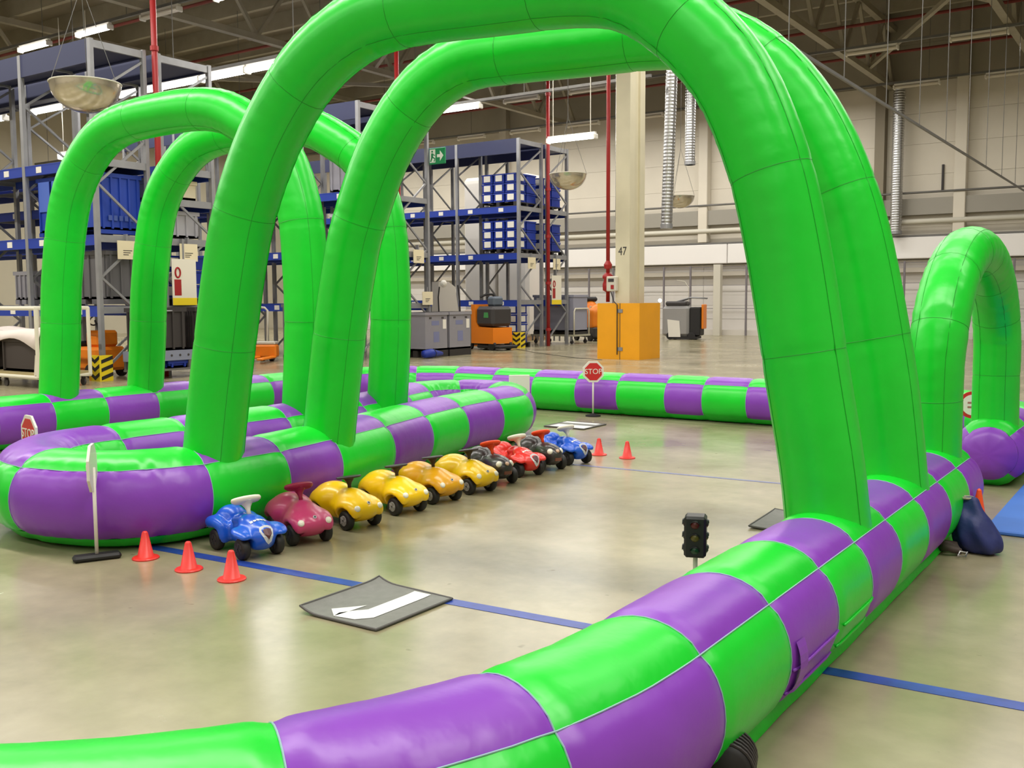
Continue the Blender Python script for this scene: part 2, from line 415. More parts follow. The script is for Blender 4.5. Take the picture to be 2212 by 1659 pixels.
# convex half-dome mirrors
DOME = mat('dome mirror', S(206, 198, 182), .18, metal=.85, var=.12, scale=6, bump=.3, bscale=5)
def dome(x, y, z, r, label):
    t = thing('dome_mirror', label, 'mirror', (x, y, z))
    MB().lathe([(r*math.sin(a), -r*.85*math.cos(a)) for a in [math.pi/2*k/10 for k in range(11)]], 28, caps=False).build('bowl', DOME, t, smooth=True)
    MB().tube([(r*math.cos(a), r*math.sin(a), 0) for a in [2*math.pi*k/28 for k in range(28)]], .012, 6, closed=True).build('rim', OFFWHITE, t)
    for k in range(3):
        a = 2*math.pi*k/3+.4; MB().tube([(r*math.cos(a), r*math.sin(a), 0), (0, 0, 1.4)], .005, 5).build('wire', STEELD, t)
    MB().tube([(0, 0, 1.4), (0, 0, 11.6-z)], .007, 5).build('wire', STEELD, t)
dome(-13.63, 8.86, 4.74, .5, 'large clear half-dome mirror hanging before the container rack')
dome(-12.95, 21.5, 4.62, .46, 'half-dome mirror hanging between the crate rack and the numbered column')
dome(-12.75, 27.63, 4.56, .42, 'half-dome mirror hanging behind the silver spiral duct')

# numbered column with yellow guard box
c = thing('hall_column', 'cream concrete column with the number 47 and grooved side', 'column', (-12.15, 22.5, 0))
MB().box(0, .4, 0, .26, 0, 11.6).box(.04, .34, .26, .55, 0, 11.6).box(0, .4, .55, .82, 0, 11.6).build('shaft', CONCRETE, c)
text('number', '47', .3, mat('black stencil', S(60, 58, 55), .7), c, frame_m((.2, -.004, 2.72), (1, 0, 0), (0, -1, 0)), sx=.8)
g = thing('column_guard', 'yellow box guard around the foot of the numbered column', 'guard', (-11.97, 22.9, 0))
MB().box(-.6, .6, -.58, -.53, 0, 1.42).build('panel', YELLOW, g); MB().box(.55, .6, -.53, .58, 0, 1.42).build('panel', YELLOW, g)
MB().box(-.6, -.55, -.53, .58, 0, 1.42).build('panel', YELLOW, g); MB().box(-.55, .55, .53, .58, 0, 1.42).build('panel', YELLOW, g)
for z in (.22, 1.18): MB().box(-.02, .13, -.6, -.58, z, z+.09).build('latch', STEEL, g)
MB().box(.045, .06, -.586, -.58, 0, 1.42).build('gap', DARK, g)
t = thing('riser_pipe', 'red riser pipe with valve standing beside the numbered column', 'pipe', (-12.42, 22.6, 1.45))
MB().tube([(0, 0, 0), (0, 0, 8.4)], .05, 10).build('pipe', REDPIPE, t, smooth=True)
MB().lathe([(.05, 0), (.13, .05), (.14, .2), (.1, .32), (.14, .36), (.14, .42), (.06, .5)], 12).build('valve', REDPIPE, t, (0, 0, .25), smooth=True)
MB().lathe([(.09, 0), (.11, .1), (.05, .2)], 12).build('coupling', REDPIPE, t, (0, 0, .85))
t = thing('switch_box', 'white switch box with a cable on the numbered column', 'switch box', (-12.22, 22.44, 1.72))
MB().box(-.12, .16, -.08, .06, 0, .38, bev=.02).build('case', OFFWHITE, t); MB().box(-.06, .1, -.09, -.08, .24, .32).build('cover', DARK, t); MB().box(.02, .1, -.1, -.08, .06, .16).build('switch', REDPIPE, t)
MB().tube([(.0, -.05, 0), (.12, -.12, -.25), (.24, -.16, -.34), (.24, -.155, -1.6)], .014, 6).build('cable', BLACK, t)
def spiral(name, x, y, z0, z1, r, label, tilt=0.):
    t = thing(name, label, 'duct', (x, y, z0)); L = z1-z0; n = int(L/.09)
    prof = []
    for k in range(n): prof += [(r, k*.09), (r*1.06, k*.09+.02), (r, k*.09+.04)]
    o = MB().lathe(prof, 20, Matrix.Rotation(tilt, 4, 'Y')).build('pipe', SILVER, t, smooth=True)
    MB().lathe([(r*1.1, 0), (r*1.1, .12)], 20).build('collar', STEEL, t)
spiral('spiral_duct', -11.77, 24.66, 3.4, 11.6, .15, 'silver spiral air duct hanging beside the numbered column', .03)
spiral('straight_duct', -14.19, 31.5, 6.0, 11.6, .17, 'short silver air duct hanging in front of the back wall')
spiral('slim_duct', -12.62, 23.5, 3.55, 11.6, .07, 'slim silver pipe behind the red riser at the numbered column')
spiral('wall_duct', -9.2, 38.75, 3.85, 9.3, .2, 'perforated silver duct standing against the back wall')
tag(MB().tube([(-7.75, 39.4, 6.35), (-7.75, 39.4, 5.4)], .045, 8).build('hanging_rod', DARK), 'short dark rod hanging against the cream back wall', 'rod')

# ------------------------------------------------------------------ pallet racks
UPRIGHT = MB().box(-.05, .05, -.04, .04, 0, 6.5).mesh('upright', STEEL)
BAYW = 2.4; NB = 4
BEAM = MB().box(.05, BAYW-.05, -.03, .03, -.2, -.02).box(.05, BAYW-.05, -.035, .035, -.02, 0).mesh('beam', RACKBLUE)
TOPBEAM = MB().box(.05, BAYW-.05, -.03, .03, -.44, 0).mesh('top_beam', DEEPBLUE)
REARBEAM = MB().box(.05, BAYW-.05, -.03, .03, -.15, 0).mesh('top_beam', DEEPBLUE)
PLATE = MB().box(-.09, .09, -.04, -.031, -.16, -.04).mesh('label_plate', WHITE)
def rack(label, y0, y1, levels, x_end=-17.45, top=6.5):
    t = thing('pallet_rack', label, 'rack', (x_end, y0, 0)); D = y1-y0
    cross = MB().box(-.03, .03, .04, D-.04, -.14, 0).mesh('cross_bar', STEEL)
    shelf = MB().box(-BAYW+.05, -.05, .04, D-.04, -.05, -.02).mesh('shelf_deck', STEELD)
    tdeck = MB().box(-BAYW+.05, -.05, .04, D-.04, -.12, -.04).mesh('top_deck', DEEPBLUE)
    nodes = [(0, .2), (1, 1.1), (0, 2.0), (1, 2.9), (0, 3.8), (1, 4.7), (0, 5.5), (1, 6.25)]
    braces = [MB().bar((0, .04+(D-.08)*a, za), (0, .04+(D-.08)*b, zb), .04, .045).mesh('brace', STEEL) for (a, za), (b, zb) in zip(nodes[:-1], nodes[1:])]
    for k in range(NB+1):
        x = -BAYW*k
        for yy in (0, D): link('upright', UPRIGHT, t, (x, yy, 0))
        if k < 3:
            for b in braces: link('brace', b, t, (x, 0, 0))
        for z in levels+[top-.02]: link('cross_bar', cross, t, (x, 0, z))
        if k == NB: break
        for z in levels:
            for i, yy in enumerate((0, D)):
                o = link('beam', BEAM, t, (x-BAYW, yy, z))
                if i == 0:
                    for q in (.55, 1.75): link('label_plate', PLATE, o, (q, 0, 0))
            if z > 2: link('shelf_deck', shelf, t, (x, 0, z))
        link('top_beam', TOPBEAM, t, (x-BAYW, 0, top)); link('top_beam', REARBEAM, t, (x-BAYW, D, top))
        link('top_deck', tdeck, t, (x, 0, top))
    return t
rack('blue and grey pallet rack carrying the large blue container', 11.47, 12.62, [1.44, 2.82, 4.28])
rack('blue and grey pallet rack standing back to back behind the container rack', 12.97, 14.22, [1.44, 2.82, 3.63, 4.28])
rack('blue and grey pallet rack in the middle with its top beam above the arches', 18.8, 19.95, [1.44, 2.82, 4.28])
rack('blue and grey pallet rack behind the middle one, beside the green exit sign', 20.3, 21.5, [1.44, 2.82, 4.28])
rack('blue and grey pallet rack carrying stacks of labelled blue crates', 26.0, 27.3, [1.5, 2.97, 4.43])
rack('blue and grey pallet rack back to back behind the labelled crates', 27.65, 28.88, [1.5, 2.97, 4.43])

# yellow and black guards at the rack corners
HAZ_B = mat('hazard black', S(36, 34, 30), .5); HAZ_Y = mat('hazard yellow', S(236, 208, 30), .5)
def post_guard(x, y, label, s):
    g = thing('corner_guard', label, 'guard', (x, y, 0))
    MB().box(-.13, .15, -.17, -.13, 0, .5).box(.11, .15, -.13, .12, 0, .5).build('shell', HAZ_Y, g)
    for k in range(3):
        z = .02+.16*k
        MB().prism([(-.13, z+.08*s), (0, z), (.15, z+.09*s), (.15, z+.16*s), (0, z+.075), (-.13, z+.15*s)], 0, .004, frame_m((0, -.17, 0), (1, 0, 0), (0, -1, 0))).build('stripe', HAZ_B, g)
        MB().prism([(0, z), (.25, z+.08), (.25, z+.15), (0, z+.07)], 0, .004, frame_m((.15, -.13, 0), (0, 1, 0), (1, 0, 0))).build('stripe', HAZ_B, g)
    MB().box(-.2, -.14, -.17, -.1, 0, .42).build('side_post', YELLOW, g)
post_guard(-17.45, 11.47, 'yellow and black chevron guard at the foot of the container rack', 1)
post_guard(-17.45, 26.0, 'yellow and black striped guard at the foot of the labelled crate rack', 1)

# crates -----------------------------------------------------------
cb = MB()
cw, cd, chh = .43, .56, .29
cb.box(.02, cw-.02, .02, cd-.02, 0, chh-.04).box(0, cw, 0, cd, chh-.05, chh-.01).box(.01, cw-.01, .01, cd-.01, 0, .03)
for x in (.06, cw-.08): cb.box(x, x+.02, .005, .02, .03, chh-.05)
CRATE = cb.mesh('body', CRATEBLUE)
CL_F = MB().box(.09, .34, -.006, .015, .05, .24, bev=.006).mesh('label', WHITE)
CL_S = MB().box(cw-.02, cw+.004, .14, .44, .05, .24, bev=.006).mesh('label', WHITE)
def crate(x, y, z, label, group, side=True):
    t = thing('small_crate', label, 'crate', (x, y, z), group=group)
    link('body', CRATE, t); link('label', CL_F, t)
    if side: link('label', CL_S, t)
def crate_stack(x0, y0, z0, nx, ny, nz, label, group):
    for k in range(nz):
        for i in range(nx):
            for j in range(ny): crate(x0+i*.45, y0+j*.6, z0+k*.3, label, group, i == nx-1 and j == 0)
crate_stack(-18.9, 26.04, 4.58, 3, 2, 3, 'blue crate with white label in the stack on the upper shelf of the crate rack', 'crates on the upper shelf')
crate_stack(-18.9, 26.04, 3.12, 3, 2, 3, 'blue crate with white label in the stack on the lower shelf of the crate rack', 'crates on the lower shelf')
crate_stack(-18.55, 27.7, 4.58, 2, 2, 3, 'blue crate with white label on the upper shelf of the back crate rack', 'crates on the back rack upper shelf')
crate_stack(-18.55, 27.7, 3.12, 2, 2, 3, 'blue crate with white label on the lower shelf of the back crate rack', 'crates on the back rack lower shelf')
crate_stack(-18.1, 26.25, .16, 1, 1, 4, 'blue crate with white label stacked on the floor behind the orange pallet truck', 'crates on the floor')
crate_stack(-18.5, 13.0, 1.6, 2, 2, 3, 'blue crate with white label on the lower shelf behind the container rack', 'crates behind the container rack')
WOODP = mat('pallet wood', S(170, 140, 100), .8, var=.15, scale=5)
def pallet(x, y, z, w, d, label, m, hgt=.14):
    t = thing('pallet', label, 'pallet', (x, y, z))
    for k in range(5): MB().box(k*(w-.12)/4, k*(w-.12)/4+.12, 0, d, hgt-.03, hgt).build('slat', m, t)
    for yy in (0, d/2-.05, d-.1): MB().box(0, w, yy, yy+.1, 0, .03).box(0, .12, yy, yy+.1, .03, hgt-.03).box(w/2-.06, w/2+.06, yy, yy+.1, .03, hgt-.03).box(w-.12, w, yy, yy+.1, .03, hgt-.03).build('runner', m, t)
PALB = mat('black pallet plastic', S(44, 40, 38), .6)
pallet(-18.95, 26.0, 4.43, 1.42, 1.22, 'black plastic pallet under the crates on the upper shelf of the crate rack', PALB)
pallet(-18.95, 26.0, 2.97, 1.42, 1.22, 'black plastic pallet under the crates on the lower shelf of the crate rack', PALB)
pallet(-18.6, 27.65, 4.43, 1.0, 1.22, 'black plastic pallet under the crates on the back upper shelf', PALB)
pallet(-18.6, 27.65, 2.97, 1.0, 1.22, 'black plastic pallet under the crates on the back lower shelf', PALB)
pallet(-18.15, 26.2, .0, .55, .66, 'black plastic pallet under the floor stack of crates', PALB, .155)
pallet(-18.55, 12.95, 1.44, 1.0, 1.25, 'black plastic pallet under the crates behind the container rack', PALB, .155)

def bin_box(name, x, y, z, w, d, h, m, label, foot=.0, fm=None, ribs=4, cat='container', extras=None):
    """big ribbed bin: hollow shell, rim, ribs, feet"""
    t = thing(name, label, cat, (x, y, z)); f = foot
    MB().box(.03, w-.03, .03, d-.03, f, f+.05).box(.03, w-.03, .03, .07, f, f+h).box(.03, w-.03, d-.07, d-.03, f, f+h).box(.03, .07, .07, d-.07, f, f+h).box(w-.07, w-.03, .07, d-.07, f, f+h).build('shell', m, t)
    MB().box(0, w, 0, .07, f+h-.08, f+h).box(0, w, d-.07, d, f+h-.08, f+h).box(0, .07, .07, d-.07, f+h-.08, f+h).box(w-.07, w, .07, d-.07, f+h-.08, f+h).build('rim', m, t)
    for k in range(ribs):
        q = .08+(w-.2)*k/max(1, ribs-1); MB().box(q, q+.04, .0, .03, f+.02, f+h-.08).build('rib', m, t)
        q = .08+(d-.2)*k/max(1, ribs-1); MB().box(w-.03, w, q, q+.04, f+.02, f+h-.08).build('rib', m, t)
    if foot:
        for a in (.02, w/2-.08, w-.18):
            MB().box(a, a+.16, .02, d-.02, 0, f).build('foot', fm or m, t)
    return t
b = bin_box('steel_container', -19.75, 11.62, 2.86, 2.15, .98, 1.1, mat('container blue', S(32, 66, 168), .5, var=.06, scale=2), 'large dark blue steel container on the rack shelf', .08, None, 5)
MB().box(.12, .5, -.012, 0, .5, 1.1).box(.6, 1.0, -.012, 0, .5, 1.1).build('door_panel', mat('light blue panel', S(80, 112, 205), .5), b)
for k in range(5): MB().box(2.152, 2.156, .2+.12*k, .28+.12*k, .26, .36).build('print_patch', mat('faded print', S(70, 92, 165), .6), b)
bin_box('storage_bin', -18.5, 11.7, 1.48, .95, .9, .95, mat('dull grey bin', S(98, 96, 98), .6), 'dull dark grey bin on the lowest shelf below the blue container', .1)
bin_box('storage_bin', -21.0, 11.75, 1.48, .7, .8, .6, GREYBOX, 'grey bin on the lowest shelf in the second bay of the container rack', .1)
for i, x in enumerate((-19.5, -19.2, -18.95)):
    t = bin_box('tote_box', x, 11.6, 1.46, .24, .4, .36, mat('navy tote', S(26, 44, 100), .5), 'small navy tote box standing on the lowest shelf of the container rack', ribs=2, cat='box'); t['group'] = 'navy tote boxes'
    MB().box(.07, .15, -.004, 0, .2, .29).build('label', WHITE, t)
bin_box('storage_bin', -18.6, 13.1, 2.86, 1.0, .9, .55, mat('pale grey bin', S(178, 176, 182), .5), 'pale grey bin on the middle shelf behind the container rack')
bin_box('storage_bin', -18.55, 13.1, 3.66, .9, .9, .4, CARD, 'beige carton on the upper shelf behind the container rack', ribs=0, cat='carton')
bin_box('storage_bin', -18.6, 18.9, 4.32, 1.0, .95, .9, GREYBOX, 'grey bin with white label on the upper shelf of the middle rack')
bin_box('storage_bin', -18.6, 18.9, 2.86, 1.0, .95, .9, mat('pale grey bin', S(178, 176, 182), .5), 'pale grey bin on the middle shelf of the middle rack')
bin_box('storage_bin', -18.7, 18.9, 1.48, 1.1, .95, 1.0, mat('charcoal bin', S(52, 47, 46), .6), 'charcoal ribbed bin on the lowest shelf of the middle rack')
# white roll of sheeting standing behind the crate rack
for i, (x, y) in enumerate(((-22.4, 31.2), (-20.85, 31.2))):
    t = thing('sheet_bale', 'tall off-white wrapped bale standing high behind the crate rack', 'bale', (x, y, 0), group='wrapped bales')
    MB().box(-.7, .7, -.6, .6, .12, 6.1, bev=.12).build('wrap', mat('white wrap', S(235, 230, 222), .5, var=.03, scale=1), t); MB().box(-.7, .7, -.6, .6, 0, .12).build('pallet_base', WOODP, t)

# cards hung on the racks
for (x, y, z, lb) in ((-17.36, 12.05, 2.72, 'beige notice card hung on the end of the container rack'), (-17.36, 13.5, 2.72, 'beige notice card hung on the end of the rack behind the container rack'),
                      (-17.36, 21.0, 2.88, 'beige notice card hung on the end of the rack near the exit sign'), (-17.36, 21.36, 1.75, 'narrow beige notice card low on the rack near the exit sign'),
                      (-17.36, 26.6, 2.85, 'beige notice card hung on the front end frame of the crate rack'), (-17.36, 28.1, 2.85, 'beige notice card hung on the rear end frame of the crate rack')):
    t = thing('notice_card', lb, 'card', (x, y, z)); MB().box(-.008, .008, -.22, .22, -.36, 0).build('sheet', CARD, t); MB().box(-.09, 0, -.02, .02, -.03, .13).build('hanger', STEEL, t)
    for k in range(3): MB().box(.008, .01, -.1, .1-.04*k, -.2-.04*k, -.185-.04*k).build('print_line', DARK, t)
for (x, y, z, lb) in ((-17.34, 13.35, 2.4, 'white poster with red panel and yellow strip on the container rack end'), (-17.34, 28.05, 2.3, 'white poster with red mark and yellow strip on the crate rack end')):
    t = thing('safety_poster', lb, 'poster', (x, y, z)); MB().box(-.006, .006, -.3, .3, -.95, 0).build('sheet', mat('poster white', S(228, 222, 205), .6), t)
    MB().box(.006, .009, -.3, .3, -.95, -.8).build('yellow_strip', HAZ_Y, t); MB().box(.006, .009, -.25, -.08, -.75, -.42).build('red_panel', REDPIPE, t)
    MB().tube([(.008, -.16+.06*math.cos(a), -.28+.1*math.sin(a)) for a in [2*math.pi*k/16 for k in range(16)]], .02, 6, closed=True).build('red_ring', REDPIPE, t)
    MB().box(-.1, 0, -.02, .02, -.03, .72 if y > 20 else .42).build('hanger', STEEL, t)

# green exit sign
e = thing('exit_sign', 'green exit sign with white arrow hanging at the rack corner', 'sign', (-17.4, 21.565, 5.2))
EXW = mat('exit sign white', S(235, 240, 225), .5); EXG = mat('exit sign green', S(20, 140, 80), .5)
MB().box(0, .56, -.02, .02, 0, .44, bev=.015).build('plate', EXG, e)
Mx = frame_m((0, -.021, 0), (1, 0, 0), (0, -1, 0))
MB().prism([(.28, .18), (.38, .18), (.38, .08), (.5, .22), (.38, .36), (.38, .26), (.28, .26)], 0, .004, Mx).build('arrow', EXW, e)
MB().prism([(.03, .05), (.22, .05), (.22, .4), (.03, .4)], 0, .003, Mx).build('doorway', EXW, e)
MB().prism([(.09, .32), (.14, .32), (.14, .37), (.09, .37)], .003, .006, Mx).prism([(.08, .18), (.14, .18), (.15, .3), (.08, .3)], .003, .006, Mx).prism([(.04, .08), (.08, .07), (.13, .18), (.09, .2)], .003, .006, Mx).prism([(.12, .18), (.19, .14), (.16, .08), (.2, .07), (.22, .16), (.14, .21)], .003, .006, Mx).prism([(.14, .28), (.21, .25), (.21, .22), (.14, .25)], .003, .006, Mx).build('running_figure', EXG, e)

# ------------------------------------------------------------------ trolleys, bins and trucks at the racks
CASTER = MB().lathe([(.05, -.02), (.07, -.015), (.07, .015), (.05, .02)], 14, Matrix.Rotation(math.pi/2, 4, 'X') @ Matrix.Identity(4)).box(-.02, .02, -.03, .03, .03, .1).mesh('caster', DARK)
t = thing('tube_trolley', 'low cream tube trolley carrying dark boxes under a pale cloth before the racks', 'trolley', (-19.85, 9.75, 0))
TUBEC = mat('cream tube paint', S(214, 208, 188), .5)
W_, D_ = 3.1, 1.0
for x in (0, 1.45, W_):
    for y in (0, D_): MB().tube([(x, y, .2), (x, y, 1.42)], .035, 8).build('post', TUBEC, t)
MB().tube([(0, 0, .2), (W_, 0, .2), (W_, D_, .2), (0, D_, .2)], .035, 8, closed=True).build('base_frame', TUBEC, t)
MB().tube([(0, 0, 1.42), (W_, 0, 1.42), (W_, D_, 1.42), (0, D_, 1.42)], .035, 8, closed=True).build('top_frame', TUBEC, t)
MB().box(0, W_, .0, D_, .22, .27).build('deck', mat('worn deck', S(160, 145, 100), .7), t)
for x in (1.5, W_-.05):
    MB().prism([(x-.06, .24), (x+.04, .24), (x, .6)], -.02, .02, frame_m((0, 0, 0), (1, 0, 0), (0, -1, 0))).build('gusset', TUBEC, t)
for x in (.1, W_-.1, 1.9):
    for y in (.08, D_-.08): link('caster', CASTER, t, (x, y, .07))
b = bin_box('dark_carton', -19.6, 9.9, .27, 1.1, .75, .62, mat('dark carton', S(60, 52, 48), .7), 'dark open box on the cream tube trolley beneath the cloth', ribs=2, cat='box')
bin_box('dark_carton', -18.25, 9.9, .27, 1.25, .75, .62, MATS['dark carton'], 'dark open box on the cream tube trolley at its free end', ribs=2, cat='box')
def cloth(x0, x1, y0, y1, z0, sag, nx=16, ny=8, ph=0.):
    v = []; f = []
    for i in range(nx+1):
        for j in range(ny+1):
            u, q = i/nx, j/ny; e = max(0, abs(q-.5)*2-.8)*5
            v.append((x0+(x1-x0)*u, y0+(y1-y0)*q, z0+.04*math.sin(u*9+ph)+.03*math.sin(q*6+u*4)-sag*e*(.7+.3*math.sin(u*7+ph))))
    for i in range(nx):
        for j in range(ny): a = i*(ny+1)+j; f.append((a, a+1, a+ny+2, a+ny+1))
    return MB().add(v, f)
o = cloth(-19.7, -16.95, 9.84, 10.7, 1.02, .38).build('dust_cloth', mat('pale cloth', S(222, 210, 202), .8), smooth=True)
md = o.modifiers.new('thick', 'SOLIDIFY'); md.thickness = .02
tag(o, 'pale cloth draped over the boxes of the cream tube trolley', 'cloth')

# low grey crate trolley with black ribbed bins under the rack end
t = thing('crate_trolley', 'long low grey steel trolley with holes along its side at the rack end', 'trolley', (-16.7, 11.75, 0))
MB().box(-.5, 0, 0, 2.5, .16, .2).build('deck', STEELD, t)
MB().box(-.03, 0, 0, 2.5, .36, .56).box(-.5, -.47, 0, 2.5, .36, .56).box(-.47, -.03, 0, .03, .36, .56).box(-.47, -.03, 2.47, 2.5, .36, .56).build('side_rail', mat('blue grey steel', S(128, 132, 150), .5), t)
for y in (.04, 1.2, 2.46):
    for x in (-.46, -.04): MB().box(x-.03, x+.03, y-.03, y+.03, .16, .36).build('post', STEELD, t)
for k in range(12): MB().lathe([(.025, 0), (.025, .006)], 8, Matrix.Rotation(math.pi/2, 4, 'Y')).build('hole', DARK, t, (0, .15+.2*k, .46))
for y in (.2, 2.3):
    for x in (-.42, -.1): link('caster', CASTER, t, (x, y, .07))
for k in range(4):
    q = bin_box('tray_box', -17.15, 11.85+.6*k, .2, .4, .5, .17, CRATEBLUE, 'shallow blue tray box on the low grey trolley', ribs=2, cat='box'); q['group'] = 'tray boxes on the low trolley'
for k, y in enumerate((11.8, 13.1)):
    q = bin_box('ribbed_bin', -17.19, y, .565, .48, 1.1, .84, mat('charcoal bin', S(52, 47, 46), .6), ('charcoal ribbed bin on the low grey trolley, the one beside the chevron guard', 'charcoal ribbed bin on the low grey trolley, the one away from the chevron guard')[k], ribs=5, fm=BLACK)
    MB().tube([(.48, .15, .78), (.52, .2, .78), (.52, .7, .78), (.48, .75, .78)], .015, 6).build('handle', STEEL, q)
# orange tugger behind the corner post
t = thing('tow_tractor', 'small orange tow tractor behind the container rack corner', 'tractor', (-18.65, 12.05, 0), math.radians(4))
MB().box(-.6, .6, -.35, .35, .14, .62, bev=.06).build('body', ORANGE, t); MB().box(.1, .5, -.25, .25, .62, .95, bev=.05).build('console', ORANGE, t)
MB().box(-.5, -.1, -.25, .25, .62, .72, bev=.03).build('seat', BLACK, t); MB().tube([(.2, 0, .95), (.1, 0, 1.15)], .02, 6).tube([(.1+.05*math.sin(a), .13*math.cos(a), 1.15+.1*math.sin(a)) for a in [2*math.pi*k/12 for k in range(12)]], .015, 6, closed=True).build('steering_wheel', BLACK, t)
WHEELM = MB().lathe([(.08, -.05), (.14, -.045), (.14, .045), (.08, .05)], 18, Matrix.Rotation(math.pi/2, 4, 'X')).mesh('wheel', BLACK)
for x in (-.4, .4):
    for y in (-.36, .36): link('wheel', WHEELM, t, (x, y, .14))

# hand pallet jack and cart in the aisle before the middle rack
t = thing('pallet_jack', 'orange hand pallet jack with pale upright handle in the aisle', 'pallet jack', (-19.35, 17.3, 0), math.radians(-60))
for y in (-.2, .2): MB().box(0, 1.1, y-.08, y+.08, .08, .14, bev=.02).build('fork', ORANGE, t)
MB().box(-.25, .05, -.28, .28, .1, .42, bev=.04).build('body', ORANGE, t); MB().box(-.28, .02, -.25, .25, .42, .5, bev=.02).build('cover', OFFWHITE, t)
MB().tube([(-.15, 0, .4), (-.22, 0, 1.28), (-.22, -.07, 1.35), (-.22, -.2, 1.36)], .03, 8).build('handle', OFFWHITE, t, smooth=True)
for y in (-.12, .12): link('wheel', WHEELM, t, (-.12, y, .14))
bin_box('storage_bin', -19.3, 17.8, 0, 1.1, .9, 1.3, mat('mid grey bin', S(120, 118, 122), .6), 'tall mid grey bin on the floor before the middle rack', .14, PALB, 3)
t = thing('cable_drum', 'grey round cable drum on the floor before the middle rack', 'drum', (-17.75, 18.3, .42), math.radians(20))
MB().lathe([(.42, -.2), (.42, -.16), (.25, -.15), (.25, .15), (.42, .16), (.42, .2)], 24, Matrix.Rotation(math.pi/2, 4, 'X')).build('drum', GREYBOX, t)
MB().lathe([(.08, -.22), (.08, .22)], 12, Matrix.Rotation(math.pi/2, 4, 'X')).build('hub', DARK, t)

# pair of grey pallet boxes
for k in range(2):
    q = bin_box('pallet_box', -17.38, 20.35+1.05*k, 0, .75, 1.0, 1.02, GREYBOX, ('grey plastic pallet box with faded blue print, beside the blue tarp roll', 'grey plastic pallet box with faded blue print, beside the orange pallet truck')[k], .18, PALB, 0)
    for yy in (.2, .72): MB().box(.72, .725, yy, yy+.1, 1.02, 1.07).build('hand_hole', DARK, q)
    MB().box(.721, .724, .3, .62, .85, .97).build('print_patch', mat('blue grey print', S(118, 122, 158), .6), q); MB().box(.721, .724, .38, .62, .4, .68).build('print_patch', MATS['blue grey print'], q)
    MB().box(.721, .724, .78, .92, .75, 1.0).build('sticker', WHITE, q)
t = thing('tarp_roll', 'blue rolled tarp on the floor before the grey pallet boxes', 'tarp', (-16.48, 20.1, 0))
MB().tube([(0, 0, .12), (0, .3, .13), (0, .75, .1)], [.1, .12, .05], 12).build('roll', CRATEBLUE, t, smooth=True); MB().tube([(.1, .35, .02), (.14, .36, .14), (.05, .36, .25), (-.1, .35, .2)], .01, 5).build('strap', BLACK, t)
# beige sweeper cabin behind the pallet boxes
t = thing('sweeper_machine', 'beige upright sweeper machine with curved back behind the grey pallet boxes', 'machine', (-18.15, 23.15, 0), math.radians(-34))
MB().prism([(-.35, .3), (.35, .3), (.3, 1.2), (.2, 1.9), (.0, 2.05), (-.3, 2.05), (-.32, 1.2)], -.32, .32, frame_m((0, 0, 0), (0, 1, 0), (1, 0, 0))).build('body', mat('beige machine paint', S(196, 190, 182), .5), t)
MB().box(-.45, .5, -.5, .5, .14, .75, bev=.06).build('base', DARK, t); MB().tube([(.33, -.3, 1.1), (.34, -.32, 1.6), (.33, -.28, 1.9)], .02, 6).build('edge_seal', BLACK, t); MB().tube([(.33, .35, 1.0), (.34, .33, 1.5), (.33, .28, 1.95)], .02, 6).build('edge_seal', BLACK, t)
MB().lathe([(.09, 0), (.1, .08), (.04, .12)], 14, Matrix.Rotation(math.pi/2, 4, 'Y')).build('lamp', WHITE, t, (.25, -.15, 2.0))
for x in (-.3, .3):
    for y in (-.45, .45): link('wheel', WHEELM, t, (x, y, .14))

# orange and black stand-on pallet truck
t = thing('pallet_truck', 'orange and charcoal stand-on pallet truck before the crate rack', 'truck', (-17.7, 24.75, 0), math.radians(-14))
MB().box(-.68, -.42, -.38, .38, .14, 1.12, bev=.04).build('back_post', mat('truck grey', S(138, 136, 128), .5), t)
MB().box(-.72, -.38, -.4, .4, 1.12, 1.22, bev=.03).build('back_pad', mat('pale pad', S(205, 190, 175), .6), t)
MB().prism([(-.42, .12), (.6, .12), (.6, .6), (-.1, .62), (-.2, .75), (-.24, 1.3), (-.42, 1.3)], -.38, .38, frame_m((0, 0, .08), (1, 0, 0), (0, -1, 0))).build('body', ORANGE, t)
MB().box(-.2, .62, -.4, .4, .72, 1.32, bev=.09).build('hood', DARK, t)
MB().prism([(0, 0), (.22, 0), (.2, .16), (.02, .16)], 0, .006, frame_m((.2, -.401, .98), (1, 0, 0), (0, -1, 0))).build('badge', mat('badge green', S(70, 150, 80), .5), t)
MB().tube([(.15, -.1, 1.3), (.05, -.1, 1.62)], .05, 8).tube([(-.08, -.3, 1.6), (0, -.12, 1.68), (0, .12, 1.68), (-.08, .3, 1.6)], .035, 8).build('tiller', BLACK, t)
MB().box(.1, .45, -.2, .2, 1.32, 1.62, bev=.06).build('instrument_head', mat('instrument grey', S(90, 100, 112), .4), t)
MB().box(-.2, .9, -.36, .36, .06, .16, bev=.03).build('bumper', BLACK, t); MB().box(-1.5, -.7, -.3, -.12, .07, .13).build('fork', ORANGE, t); MB().box(-1.5, -.7, .12, .3, .07, .13).build('fork', ORANGE, t)
for x in (-.55, .5):
    for y in (-.32, .32): link('wheel', WHEELM, t, (x, y, .14))

